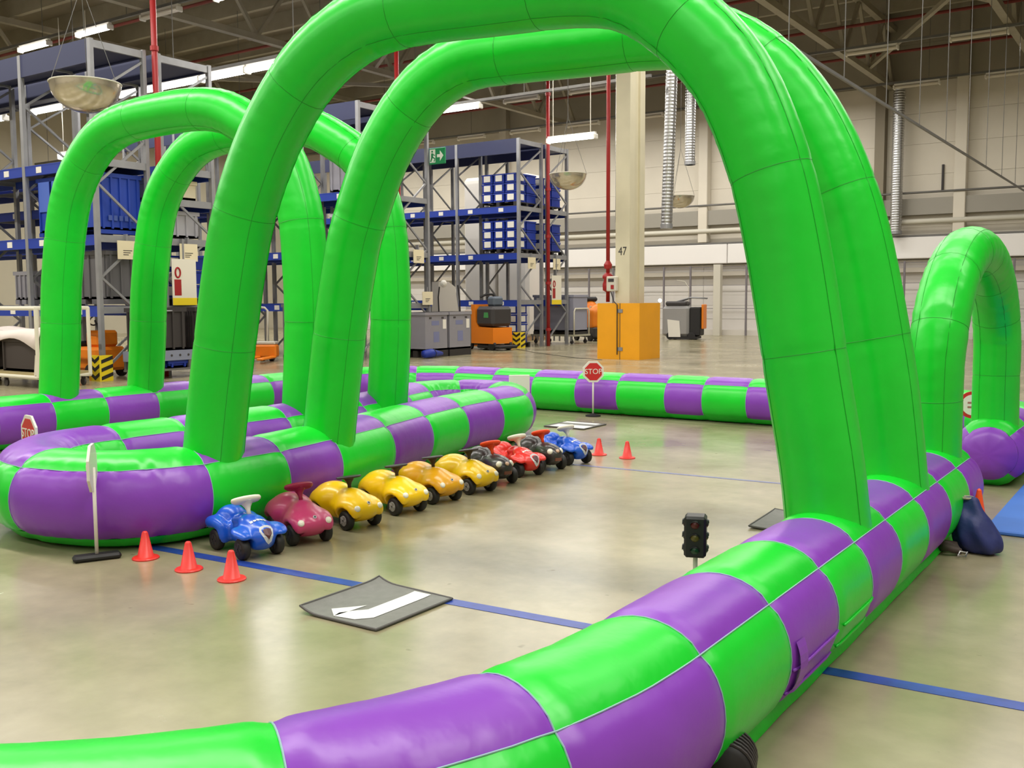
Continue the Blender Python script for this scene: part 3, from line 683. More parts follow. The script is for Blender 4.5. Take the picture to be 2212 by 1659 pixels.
# grey bin on cream wire trolley
t = thing('wire_trolley', 'pale wire trolley with hooped handle carrying the wide grey bin', 'trolley', (-18.95, 28.95, 0))
MB().box(0, 1.75, 0, 1.1, .26, .32).build('deck', mat('worn metal deck', S(168, 164, 142), .6), t)
MB().tube([(1.72, .05, .3), (1.72, .05, 1.1), (1.72, .12, 1.2), (1.72, .98, 1.2), (1.72, 1.05, 1.1), (1.72, 1.05, .3)], .025, 8).build('handle', TUBEC, t, smooth=True)
for k in range(8): MB().box(.05+.22*k, .09+.22*k, -.01, .03, .1, .27).build('bracket', STEEL, t)
for x in (.15, 1.6):
    for y in (.1, 1.0): link('caster', CASTER, t, (x, y, .07)); MB().box(x-.02, x+.02, y-.02, y+.02, .12, .26).build('caster_stem', STEEL, t)
q = bin_box('wide_bin', -18.9, 29.0, .32, 1.65, 1.0, 1.25, mat('violet grey bin', S(150, 150, 166), .5), 'wide grey bin with white label and orange mark on the wire trolley', .1, PALB, 0)
MB().box(.15, .45, .02, .027, 1.0, 1.25).build('label', WHITE, q); MB().prism([(0, 0), (.09, 0), (.07, .22), (.02, .22)], 0, .006, frame_m((.9, .028, .95), (1, 0, 0), (0, -1, 0))).build('orange_mark', ORANGE, q)
MB().box(.3, .5, .022, .028, .62, .8).build('print_patch', MATS['blue grey print'], q)
# orange tow machine beside the column
t = thing('tow_machine', 'orange towing machine with black seat beside the yellow column guard', 'machine', (-18.15, 31.9, 0), math.radians(-30))
v, f = surface_nets(lambda X, Y, Z: smin(smin(rbox(X, Y, Z, (0, 0, .8), (.7, .42, .34), .1), ell(X, Y, Z, (-.35, 0, 1.2), (.35, .35, .3)), .1), ell(X, Y, Z, (.45, 0, 1.05), (.35, .4, .3)), .1), (-.9, -.6, .3), (.95, .6, 1.65), .07)
MB().add(v, f).build('body', ORANGE, t, smooth=True)
MB().box(-.75, .75, -.4, .4, .14, .5, bev=.04).build('chassis', DARK, t); MB().box(-.5, -.1, -.28, .28, 1.42, 1.6, bev=.06).build('seat', BLACK, t)
MB().tube([(.4, -.35, .5), (.4, -.35, 1.25), (.4, .35, 1.25), (.4, .35, .5)], .025, 8).build('hoop', TUBEC, t)
for x in (-.5, .5):
    for y in (-.4, .4): link('wheel', WHEELM, t, (x, y, .14))
# walk-behind scrubber
t = thing('floor_scrubber', 'grey walk-behind floor scrubber with black panel and orange edge behind the column guard', 'scrubber', (-15.6, 34.4, 0), math.radians(12))
MB().box(-.8, .2, -.4, .4, .12, 1.25, bev=.1).build('tank', mat('scrubber grey', S(150, 148, 146), .5), t)
MB().prism([(-.55, .1), (-.1, .1), (-.15, .7), (-.6, .75)], 0, .02, frame_m((0, -.41, 0), (1, 0, 0), (0, -1, 0))).build('white_panel', WHITE, t)
MB().box(.22, .62, -.36, .36, .15, 1.2, bev=.03).build('black_panel', BLACK, t); MB().box(.64, .72, -.3, .3, .4, 1.3, bev=.02).build('orange_edge', ORANGE, t)
MB().box(-.7, .1, -.35, .35, 1.25, 1.42, bev=.05).build('control_top', DARK, t); MB().tube([(-.3, -.2, 1.4), (.2, -.2, 1.55), (.75, -.2, 1.52), (.75, .2, 1.52), (.2, .2, 1.55), (-.3, .2, 1.4)], .03, 8).build('handle', STEEL, t, smooth=True)
MB().tube([(.1, 0, 1.4), (.1, 0, 1.9), (-.05, 0, 2.15), (-.35, 0, 2.2)], .015, 6).build('flag_pole', OFFWHITE, t); MB().lathe([(.05, 0), (.07, .05), (.03, .08)], 12, Matrix.Rotation(-math.pi/2, 4, 'X')).build('headlamp', mat('lit headlamp', (1, 1, 1, 1), .3, emit=4), t, (-.95, -.2, 1.45))
MB().box(-.4, .5, -.42, .42, 0.03, .12).build('squeegee', BLACK, t)
for x in (-.5, .3):
    for y in (-.36, .36): link('wheel', WHEELM, t, (x, y, .14))
tag(MB().tube([(-17.0, 25.2, .006), (-15.5, 23.9, .006), (-13.2, 22.3, .006), (-12.2, 21.9, .006)], .006, 5).build('floor_cable', BLACK), 'thin black cable lying on the floor before the yellow column guard', 'cable')

# ------------------------------------------------------------------ inflatable race track
TR = .285
track = thing('inflatable_race_track', 'green and purple checkered inflatable race track with tall green arches', 'inflatable', (-5.5, 6, 0))
OFF = Vector((-5.5, 6, 0))
def arc_len_path(pts, step=.035, closed=False):
    pts = [Vector(p) for p in pts]+([Vector(pts[0])] if closed else [])
    cum = [0]
    for a, b in zip(pts[:-1], pts[1:]): cum.append(cum[-1]+(b-a).length)
    L = cum[-1]; n = int(L/step); out = []; j = 0
    for k in range(n+1):
        s = L*k/n
        while j < len(cum)-2 and cum[j+1] < s: j += 1
        t = (s-cum[j])/max(1e-9, cum[j+1]-cum[j]); out.append(pts[j].lerp(pts[j+1], t))
    return out, L
class Tube:
    def __init__(s, pts, r, closed, seams, side_green, name, long_ends=()):
        s.P, s.L = arc_len_path(pts, .03, closed); s.n = len(s.P)-1; s.r = r; s.closed = closed
        s.seams = seams; s.sg = side_green; s.name = name
    def at(s, d):
        if s.closed: d = d % s.L
        d = max(0, min(s.L, d)); q = d/s.L*s.n; i = min(s.n-1, int(q)); t = q-i; p = s.P[i].lerp(s.P[i+1], t)
        g = lambda k: s.P[(k % s.n) if s.closed else max(0, min(s.n, k))]
        T = ((g(i+3)-g(i-3))*(1-t)+(g(i+4)-g(i-2))*t).normalized(); return p, Vector((-T.y, T.x, 0))
    def point(s, d, a, lift=0., seam_d=None):
        p, N = s.at(d); r = s.r
        # soft hollow along seams
        ds = min(abs(d-x) for x in s.seams)
        if s.closed: ds = min(ds, min(abs(d-x+s.L) for x in s.seams), min(abs(d-x-s.L) for x in s.seams))
        da = abs(((a-math.pi/4) % (math.pi/2)+math.pi/4) % (math.pi/2)-math.pi/4)*r
        da = min((a-math.pi/4) % (math.pi/2), math.pi/2-(a-math.pi/4) % (math.pi/2))*r
        k = 1-.045*math.exp(-(ds/.035)**2)-.03*math.exp(-(da/.03)**2)
        i_ = int((d % s.L if s.closed else min(max(d, 0), s.L))/s.L*s.n); g_ = lambda q: s.P[(q % s.n) if s.closed else max(0, min(s.n, q))]
        cv = min(1, max(0, (g_(i_+12)-2*g_(i_)+g_(i_-12)).length*6-.25))
        k += (.0015+.0145*cv)*(math.sin(d*61+a*2)+.7*math.sin(d*97-a*3)+.5*math.sin(d*23))*math.exp(-(da/.075)**2)*(1-math.exp(-(ds/.08)**2))*(1-.6*math.exp(-(da/.012)**2))+.0012*math.sin(d*29-a*5)
        rr_ = r*k+lift
        if not s.closed:
            e = min(d, s.L-d)
            if e < .1: rr_ *= 1-.2*(1-e/.1)**2
        q = p+N*(rr_*math.cos(a)); z = r-.012+rr_*math.sin(a)
        return Vector((q.x, q.y, max(z, .004)))-OFF
    def build(s):
        # bottom sheet carries the panels
        b = MB(); na = 6; nd = int(s.L/.07); v = []; f = []
        for i in range(nd+1):
            for j in range(na+1): v.append(s.point(s.L*i/nd, math.radians(225)+math.radians(90)*j/na))
        for i in range(nd):
            for j in range(na): a = i*(na+1)+j; f.append((a, a+1, a+na+2, a+na+1))
        root = b.add(v, f).build(s.name, GREEN, track, smooth=True)
        S_ = s.seams if not s.closed else s.seams+[s.seams[0]+s.L]
        segs = list(zip(S_[:-1], S_[1:]))
        green = s.sg
        for d0, d1 in segs:
            for a0, is_side in ((-45, True), (45, False), (135, True)):
                g = green if is_side else not green
                nd = max(6, int((d1-d0)/.022)); na = 14; v = []; f = []
                for i in range(nd+1):
                    for j in range(na+1): v.append(s.point(d0+(d1-d0)*i/nd, math.radians(a0+90*j/na)))
                for i in range(nd):
                    for j in range(na): a = i*(na+1)+j; f.append((a, a+na+1, a+na+2, a+1))
                MB().add(v, f).build('panel', GREEN if g else PURPLE, root, smooth=True)
            green = not green
        if not s.closed:
            for d, sg in ((0, -1), (s.L, 1)):
                p, N = s.at(d); T = Vector((N.y, -N.x, 0))*sg; v = [tuple(p+T*.1+Vector((0, 0, s.r-.012))-OFF)]; f = []; n = 32
                for k, q in enumerate((.3, .6, .85, 1.0)):
                    for j in range(n):
                        a = 2*math.pi*j/n; w_ = s.point(d, a); c_ = p-OFF+Vector((0, 0, s.r-.012))
                        v.append(tuple(c_.lerp(w_, q)+T*(.1*math.sqrt(1-q*q*.999)+.004*math.sin(9*a)*q)))
                for j in range(n): f.append((0, 1+j, 1+(j+1) % n))
                for k in range(3):
                    for j in range(n): f.append((1+k*n+j, 1+(k+1)*n+j, 1+(k+1)*n+(j+1) % n, 1+k*n+(j+1) % n))
                MB().add(v, f).build('end_panel', PURPLE, root, smooth=True)
        pip = MB()
        for a in (45, 135): pip.tube([s.point(s.L*i/(int(s.L/.07)), math.radians(a), .002) for i in range(int(s.L/.07)+(0 if s.closed else 1))], .0026, 5, closed=s.closed, caps=False)
        for d in s.seams:
            if not s.closed and (d < .2 or d > s.L-.2): continue
            pip.tube([s.point(d, math.radians(-45+270*j/30), .002) for j in range(31)], .0026, 5, caps=False)
        pip.build('seam_piping', PIPING, root)
        return root
def near_s(P, L, x, y):
    return min(range(len(P)), key=lambda i: (P[i].x-x)**2+(P[i].y-y)**2)/(len(P)-1)*L
def plan_seams(P, L, keys, pitch, closed=False, whole=1.0):
    """keys (x, y, side colour green of the panel that starts there); evenly filled between, keeping the alternation"""
    ks = [(near_s(P, L, x, y), g) for x, y, g in keys]; ks.sort(); out = []
    if closed: ks2 = ks+[(ks[0][0]+L, ks[0][1])]
    else: ks2 = ks
    for (a, g), (b, h) in zip(ks2[:-1], ks2[1:]):
        n = max(1, round((b-a)/pitch))
        if b-a < whole: n = 1
        if (n % 2 == 1) != (g != h):
            n = n+1 if abs((b-a)/(n+1)-pitch) < abs((b-a)/max(1, n-1)-pitch) or n == 1 else n-1
        out += [a+(b-a)*k/n for k in range(n)]
    if not closed: out.append(ks2[-1][0])
    return out, ks[0][1]
def corner(cx, cy, R, a0, a1, n=14): return [(cx+R*math.cos(math.radians(a0+(a1-a0)*k/n)), cy+R*math.sin(math.radians(a0+(a1-a0)*k/n)), 0) for k in range(n+1)]
XN = -1.385
outer = [(XN, 7.3, 0), (XN, 4.5, 0)]+corner(XN-2.0, 2.65, 2.0, 0, -90)+[(-6, .65, 0)]+corner(-8.3, 2.6, 1.95, -90, -180)+[(-10.25, 6, 0)]+corner(-8.55, 10.05, 1.7, 180, 90)+[(-6, 11.75, 0)]+corner(-3.0, 10.05, 1.7, 90, 0)+[(-1.31, 9.6, 0), (-1.32, 8.82, 0)]
P_, L_ = arc_len_path(outer, .03)
keys = [(XN, 7.3, False)]+[(XN, y, g) for y, g in ((6.77, True), (6.2, False), (5.59, True), (4.99, False), (4.46, True), (3.94, False), (3.36, True), (2.78, False), (2.08, True))]+[(-1.72, 1.53, False), (-2.45, .88, True)]
keys += [(-10.25, 6.0, True), (-10.25, 6.62, False), (-10.25, 7.28, True), (-10.25, 7.92, False), (-10.25, 9.05, False), (-10.22, 9.7, True)]
keys += [(x, 11.75, g) for x, g in ((-8.93, True), (-8.2, False), (-7.51, True), (-6.83, False), (-6.19, True), (-5.5, False), (-4.97, True), (-4.4, False))]
keys += [(-1.315, 9.38, False), (-1.32, 8.82, True)]
sm, g0 = plan_seams(P_, L_, keys, .6)
outer_tube = Tube(outer, TR, False, sm, g0, 'outer_barrier'); outer_root = outer_tube.build()
isl = catmull([(-5.38, 4.3, 0), (-5.38, 4.75, 0), (-5.48, 5.3, 0), (-5.66, 6.1, 0), (-5.86, 6.85, 0), (-6.04, 7.7, 0), (-6.12, 8.35, 0), (-6.14, 8.85, 0), (-6.45, 9.33, 0), (-6.98, 9.38, 0), (-7.32, 8.9, 0), (-7.2, 8.2, 0), (-6.95, 7.5, 0), (-6.85, 6.5, 0), (-6.84, 5.5, 0), (-6.86, 4.6, 0), (-6.8, 4.05, 0), (-6.5, 3.72, 0), (-6.1, 3.6, 0), (-5.65, 3.7, 0), (-5.42, 3.98, 0)], 10, True)
P2_, L2_ = arc_len_path(isl, .03, True)
keys = [(-5.4, 4.12, True), (-5.38, 4.72, False), (-5.48, 5.3, True), (-5.66, 6.1, False), (-5.86, 6.85, True), (-6.04, 7.6, False), (-6.14, 8.4, True), (-7.2, 8.2, False), (-6.84, 5.1, False), (-6.86, 4.5, True), (-6.08, 3.6, False)]
sm2, g2 = plan_seams(P2_, L2_, keys, .65, True, 1.7)
# the two long end panels stay whole
island_tube = Tube(isl, .308, True, sm2, g2, 'island_barrier'); island_root = island_tube.build()

# bright base strip along the near barrier
def flap(tube, d0, d1, side):
    v = []; f = []; n = int((d1-d0)/.08)
    for i in range(n+1):
        p, N = tube.at(d0+(d1-d0)*i/n)
        for a, b in ((.165, .06), (.195, .012), (.19, .003), (.1, .003)): q = p+N*side*a; v.append((q.x-OFF.x, q.y-OFF.y, b+.003*math.sin(i*.9)))
    for i in range(n):
        for j in range(3): a = i*4+j; f.append((a, a+1, a+5, a+4))
    return MB().add(v, f).build('base_strip', GREEN, outer_root, smooth=True)
flap(outer_tube, .25, 7.5, 1)
# webbing straps with tube handles on the outer side
def on_near(y, a, lift): return outer_tube.point(7.3-y, math.radians(a), lift)
sd = 1 if outer_tube.at(3)[1].x > 0 else -1
def oa(deg): return deg if sd > 0 else 180-deg
for y0, y1 in ((3.38, 3.9), (3.98, 4.42)):
    for a in (-8, -28): MB().tube([on_near(y0+(y1-y0)*k/8, oa(a), .004) for k in range(9)], .006, 6).build('webbing', PURPLE if y0 < 3.7 else GREEN, outer_root, smooth=True)
st = MB(); v = []
for k in range(9):
    for y in (3.4, 3.47): v.append(on_near(y, oa(12-40*k/8), .006+.012*math.sin(math.pi*k/8)))
st.add(v, [(2*k, 2*k+1, 2*k+3, 2*k+2) for k in range(8)]).build('strap', PURPLE, outer_root)

def arch(pts, r, label_part, n=22):
    """green arch tube through pts; cross seams, puckers, and thin long seams"""
    C_ = catmull(pts, 10); C_, L = arc_len_path(C_, .03); N = len(C_); v = []; f = []
    A = C_[0]; B = C_[-1]; plane = Vector((B.x-A.x, B.y-A.y, 0)).normalized(); side = Vector((-plane.y, plane.x, 0))
    cs = [L*k/9 for k in range(1, 9)]
    ring = []
    for i, p in enumerate(C_):
        T = (C_[min(N-1, i+2)]-C_[max(0, i-2)]).normalized(); nrm = T.cross(side).normalized()
        if nrm.dot(Vector((0, 0, 1))) < 0 and abs(T.z) < .7: pass
        d = L*i/(N-1); sdist = min(abs(d-x) for x in cs)
        bend = min(1, (C_[min(N-1, i+8)]-2*p+C_[max(0, i-8)]).length*14) if 8 <= i < N-8 else 0
        k = 1-.02*math.exp(-(sdist/.02)**2)+.04*math.exp(-min(d, L-d)/.05)
        row = []
        for j in range(n):
            a = 2*math.pi*j/n; pk = .016*bend*(math.sin(d*52+1.3*math.sin(3*a))+.7*math.sin(d*83+2.1*math.sin(2*a+d)))*(.25+.75*max(0, math.sin(3*a+d*3)))
            row.append(p+(nrm*math.cos(a)+side*math.sin(a))*(r*(k+pk))-OFF)
        ring.append(row); v += row
    for i in range(N-1):
        for j in range(n): f.append((i*n+j, i*n+(j+1) % n, (i+1)*n+(j+1) % n, (i+1)*n+j))
    o = MB().add(v, f).build('arch', GREEN, track, smooth=True)
    s = MB()
    for j in (2, 9, 13, 20): s.tube([ring[i][j] for i in range(0, N, 2)], .0020, 4, caps=False)
    for x in cs:
        i = int(x/L*(N-1)); s.tube([q for q in ring[i]], .0020, 4, closed=True, caps=False)
    s.build('seam', SEAM, o)
    z = MB().tube([ring[0][j] for j in range(n)], .004, 5, closed=True); z.build('foot_piping', PIPING, o)
    return o
lerp = lambda a, b, t: a+(b-a)*t
def prof3(prof, ya, yb):
    """profile (x, z) in the upright plane of the arch, whose feet stand at y = ya and yb"""
    x0, x1 = prof[0][0], prof[-1][0]; return [(x, lerp(ya, yb, (x-x0)/(x1-x0)), z) for x, z in prof]
arch(prof3([(-5.36, .42), (-5.28, .9), (-5.2, 1.32), (-5.11, 1.75), (-5.0, 2.13), (-4.78, 2.56), (-4.47, 2.92), (-4.12, 3.12), (-3.75, 3.18), (-3.2, 3.17), (-2.7, 3.15), (-2.4, 3.08), (-2.14, 2.9), (-1.89, 2.61), (-1.72, 2.23), (-1.61, 1.79), (-1.5, 1.15), (-1.43, .75), (-1.39, .42)], 4.3, 4.72), .198, '')
arch(prof3([(-5.44, .42), (-5.36, .95), (-5.29, 1.37), (-5.21, 1.75), (-5.12, 2.08), (-4.88, 2.6), (-4.56, 2.98), (-4.2, 3.16), (-3.8, 3.18), (-3.3, 3.17), (-2.8, 3.16), (-2.45, 3.1), (-2.15, 2.9), (-1.92, 2.62), (-1.74, 2.26), (-1.61, 1.85), (-1.48, 1.21), (-1.42, .8), (-1.38, .42)], 5.46, 5.9), .198, '')
PQ = [(-10.28, .42), (-10.2, 1.1), (-10.13, 1.8), (-9.94, 2.6), (-9.6, 3.07), (-9.15, 3.32), (-8.4, 3.39), (-7.8, 3.36), (-7.4, 3.2), (-7.0, 2.9), (-6.78, 2.4), (-6.72, 1.8), (-6.72, 1.2), (-6.78, .42)]
arch(prof3(PQ, 6.2, 6.5), .205, '')
arch(prof3(PQ, 7.3, 7.66), .205, '')
RR = [(-1.39, 7.0, .42), (-1.388, 6.99, .8), (-1.385, 6.98, 1.1)]+[(-1.38+.06*a/180, 8.02-1.04*math.cos(math.radians(a)), 1.1+.78*math.sin(math.radians(a))) for a in range(12, 181, 12)]+[(-1.32, 9.06, .8), (-1.315, 9.06, .42)]
arch(RR, .18, '')

# ------------------------------------------------------------------ toy cars
TYRE = mat('toy tyre', S(34, 30, 30), .55); HUB = mat('toy hub grey', S(150, 146, 142), .4); HUBD = mat('toy hub dark', S(48, 44, 48), .5)
HEADL = mat('headlight white', S(236, 230, 215), .25); SILV = mat('silver sticker', S(196, 196, 200), .35)
def car_sdf(kind):
    def fn(X, Y, Z):
        Ya = np.abs(Y)
        if kind == 'beetle':
            d = ell(X, Y, Z, (.13, 0, .135), (.165, .15, .095))
            d = smin(d, ell(X, Y, Z, (-.14, 0, .165), (.16, .145, .115)), .03)
            d = smin(d, rbox(X, Y, Z, (0, 0, .11), (.2, .1, .065), .05), .03)
            d = smin(d, ell(X, Y, Z, (.07, 0, .2), (.1, .075, .06)), .05)
            d = smin(d, ell(X, Ya, Z, (-.17, .11, .14), (.1, .05, .085)), .02)
            d = smin(d, ell(X, Ya, Z, (.17, .1, .125), (.11, .05, .075)), .02)
            wr = .088
        elif kind == 'classic':
            d = rbox(X, Y, Z, (.02, 0, .12), (.22, .075, .06), .04)
            d = smin(d, ell(X, Y, Z, (.17, 0, .13), (.12, .085, .085)), .03)
            d = smin(d, ell(X, Y, Z, (.09, 0, .19), (.1, .085, .05), .25), .025)
            d = smin(d, ell(X, Y, Z, (-.2, 0, .18), (.08, .1, .085)), .03)
            d = smin(d, ell(X, Y, Z, (-.03, 0, .2), (.03, .08, .045)), .02)
            d = smin(d, ell(X, Ya, Z, (-.19, .115, .165), (.1, .045, .045)), .025)
            d = smin(d, ell(X, Ya, Z, (-.1, .1, .1), (.035, .045, .06)), .03)
            d = smin(d, ell(X, Ya, Z, (.17, .12, .158), (.08, .055, .028), .25), .025)
            wr = .082
        else:
            d = ell(X, Y, Z, (.16, 0, .14), (.14, .1, .1))
            d = smin(d, rbox(X, Y, Z, (0, 0, .12), (.22, .085, .06), .045), .03)
            d = smin(d, ell(X, Y, Z, (-.17, 0, .18), (.13, .13, .1)), .03)
            d = smin(d, ell(X, Ya, Z, (-.18, .11, .16), (.09, .04, .06)), .02)
            d = smin(d, ell(X, Y, Z, (.06, 0, .19), (.09, .075, .05)), .04)
            wr = .085
        for wx in (.17, -.17):
            c = np.maximum(np.sqrt((X-wx)**2+(Z-.065)**2)-wr, .072-Ya)
            d = smax(d, -c, .012)
        d = smax(d, .045-Z, .015)
        return d
    return fn
BODY = {}
for kd in ('beetle', 'classic', 'round'):
    v, f = surface_nets(car_sdf(kd), (-.36, -.2, .02), (.36, .2, .34), .0095)
    BODY[kd] = (v, f)
RX = Matrix.Rotation(math.pi/2, 4, 'X')
TYREM = MB().lathe([(.036, -.026), (.058, -.026), (.066, -.017), (.066, .017), (.058, .026), (.036, .026)], 24, RX).mesh('tyre', TYRE, True)
def hubmesh(m): 
    b = MB().lathe([(.038, -.024), (.034, -.0275), (.01, -.029), (.01, .029), (.034, .0275), (.038, .024)], 18, RX)
    for k in range(5): b.box(.008, .034, -.031, .031, -.005, .005, Matrix.Rotation(2*math.pi*k/5, 4, 'Y'))
    return b.mesh('hub', m)
HUBM = hubmesh(HUB); HUBDM = hubmesh(HUBD)
from mathutils.bvhtree import BVHTree
BVH = {k: BVHTree.FromPolygons(v, f) for k, (v, f) in BODY.items()}
def on_front(kind, y, z):
    """point and normal of the body surface met from the front"""
    p, n, _, _ = BVH[kind].ray_cast(Vector((1, y, z)), Vector((-1, 0, 0)))
    return (p, n) if p is not None else (Vector((.27, y, z)), Vector((1, 0, 0)))
def on_top(kind, x, y):
    p, n, _, _ = BVH[kind].ray_cast(Vector((x, y, 1)), Vector((0, 0, -1))); return p, n
def toy_car(kind, x, y, head, body_m, wheel_m, label, hub=None, fat=False):
    t = thing('ride_on_car', label, 'toy car', (x, y, 0), math.radians(head), group=None)
    MB().add(*BODY[kind]).build('body', body_m, t, smooth=True)
    for wx in (.17, -.17):
        for wy in (-.112, .112):
            o = link('wheel', TYREM, t, (wx, wy, .066)); link('hub', hub or HUBDM, o)
    # funnel column flaring into a wide steering wheel
    top, _ = on_top(kind, .05, 0)
    M = Matrix.Translation((.05, 0, top.z-.012)) @ Matrix.Rotation(-.42 if fat else -.12, 4, 'Y')
    h_ = .085 if fat else .075
    c = MB().lathe([(.013, 0), (.013, h_*.4), (.02, h_*.65), (.034, h_*.9), (.055 if fat else .036, h_*1.05)], 14, M).build('steering_column', wheel_m, t, smooth=True)
    M2 = M @ Matrix.Translation((0, 0, h_*1.08)) @ Matrix.Diagonal((.62, 1, 1, 1))
    R_ = .098
    pr_ = [(.03, -.014), (R_*.8, -.008), (R_*.97, .004), (R_, .014), (R_*.95, .024), (R_*.8, .02), (.03, .012)] if fat else [(.03, -.006), (R_*.9, -.004), (R_, .003), (R_*.94, .01), (R_*.8, .008), (.03, .006)]
    MB().lathe(pr_, 26, M2).build('steering_wheel', wheel_m, c, smooth=True)
    if kind == 'beetle':
        for s in (-1, 1):
            p, n = on_front(kind, s*.092, .158); MB().lathe([(.0, .01), (.012, .009), (.019, .005), (.022, -.004)], 16, frame_m(p, n.cross(Vector((0, 0, 1))), n), caps=False).build('headlight', HEADL, t, smooth=True)
        p, n = on_front(kind, 0, .185); e = MB().lathe([(.012, -.003), (.012, .004)], 14, frame_m(p, (0, 1, 0), n)).build('badge', SILV, t)
        MB().lathe([(.007, .004), (.007, .006)], 12, frame_m(p, (0, 1, 0), n)).build('badge_centre', DARK, e)
    elif kind == 'classic':
        def wrap(poly, lift):
            V = []
            for a, b in poly:
                p, n = on_front(kind, a, .148+b); V.append(p+n*lift)
            p, n = on_front(kind, 0, .148); V.append(p+n*(lift+.002)); k = len(poly)
            return MB().add(V, [(i, (i+1) % k, k) for i in range(k)])
        e = wrap([(-.036, .042), (-.018, .05), (0, .053), (.018, .05), (.036, .042), (.042, .025), (.03, -.005), (.015, -.035), (0, -.05), (-.015, -.035), (-.03, -.005), (-.042, .025)], .005).build('front_badge', SILV, t)
        wrap([(-.024, .032), (0, .038), (.024, .032), (.022, .01), (0, -.02), (-.022, .01)], .0075).build('badge_centre', mat('badge dark red', S(90, 50, 55), .4), e)
        for k in range(5):
            a = -.05+.021*k; V = []
            for yy, xx in ((a, .165), (a+.016, .165), (a+.016, .145+.004*(k % 2)), (a, .145)):
                p, n = on_top(kind, xx, yy); V.append(p+n*.003)
            MB().add(V, [(0, 1, 2, 3)]).build('hood_sticker', WHITE, t)
    else:
        for s in (-1, 1):
            p, n = on_front(kind, s*.062, .185); MB().lathe([(0, .012), (.018, .01), (.025, .004), (.028, -.006)], 16, frame_m(p, n.cross(Vector((0, 0, 1))), n), caps=False).build('headlight', HEADL, t, smooth=True)
        p, n = on_front(kind, 0, .188); MB().lathe([(.019, -.003), (.016, .005), (.004, .007)], 14, frame_m(p, (0, 1, 0), n)).build('badge', mat('copper badge', S(205, 165, 140), .35), t, smooth=True)
        p, n = on_front(kind, 0, .115); MB().box(p.x-.012, p.x+.004, -.032, .032, .1, .127).build('front_plate', mat('copper plate', S(120, 70, 55), .5), t)
    return t
CB = mat('toy blue', S(22, 88, 205), .28, coat=.2); CP = mat('toy pink', S(196, 62, 112), .3, coat=.2); CY = mat('toy yellow', S(250, 200, 10), .3, coat=.2)
CO = mat('toy ochre', S(226, 160, 16), .32, coat=.2); CK = mat('toy black', S(52, 46, 46), .3, coat=.2); CR = mat('toy red', S(222, 45, 38), .3, coat=.2)
SW = mat('toy white', S(234, 226, 210), .35); SB = mat('toy wheel black', S(50, 40, 40), .45); SP = mat('toy magenta', S(150, 20, 62), .4); SO = mat('toy orange red', S(238, 70, 22), .35)
toy_car('classic', -4.77, 4.07, -14, CB, SW, 'blue ride-on toy car with white wheel, next to the pink one', fat=True)
toy_car('beetle', -4.76, 4.50, -22, CP, SP, 'pink ride-on toy car with dark magenta steering wheel', fat=True)
toy_car('beetle', -4.79, 4.97, -12, CY, SB, 'yellow ride-on toy car parked right beside the pink one', HUBM)
toy_car('beetle', -4.82, 5.50, -12, CY, SB, 'yellow ride-on toy car between a yellow and an ochre one', HUBM)
toy_car('beetle', -4.84, 5.95, -12, CO, SB, 'darker ochre-yellow ride-on toy car between two bright yellow ones', HUBM)
toy_car('beetle', -4.83, 6.40, -12, CY, SB, 'yellow ride-on toy car between the ochre and a black one', HUBM)
toy_car('round', -4.89, 6.83, -24, CK, SO, 'black ride-on toy car with orange wheel between yellow and red cars', fat=True)
toy_car('classic', -4.91, 7.26, -18, CR, SW, 'red ride-on toy car with white steering wheel', fat=True)
toy_car('round', -4.9, 7.64, -24, CK, SO, 'black ride-on toy car with orange wheel between red and blue cars', fat=True)
toy_car('classic', -4.87, 8.03, -18, CB, SW, 'blue ride-on toy car with white wheel at the end beside a red cone', fat=True)

# ------------------------------------------------------------------ cones, signs, mats
CONE = mat('cone red', S(226, 48, 38), .4)
cone_m = MB().lathe([(.065, 0), (.068, .006), (.062, .012), (.048, .014), (.018, .158), (.012, .166), (.006, .168)], 22).mesh('cone', CONE, True)
cone_b = MB().lathe([(.078, 0), (.08, .006), (.074, .012), (.05, .014)], 22).mesh('rim', CONE)
def cone(x, y, label):
    t = thing('small_cone', label, 'cone', (x, y, 0)); link('cone', cone_m, t); link('rim', cone_b, t)
cone(-5.15, 3.62, 'small red cone closest to the sign with the black bar foot')
cone(-4.72, 3.60, 'small red cone in the middle of the row of three')
cone(-4.35, 3.60, 'small red cone in front of the wheel of the blue toy car')
cone(-4.80, 8.56, 'small red cone right beside the end blue toy car')
cone(-4.47, 8.53, 'small red cone standing alone past the end blue toy car')

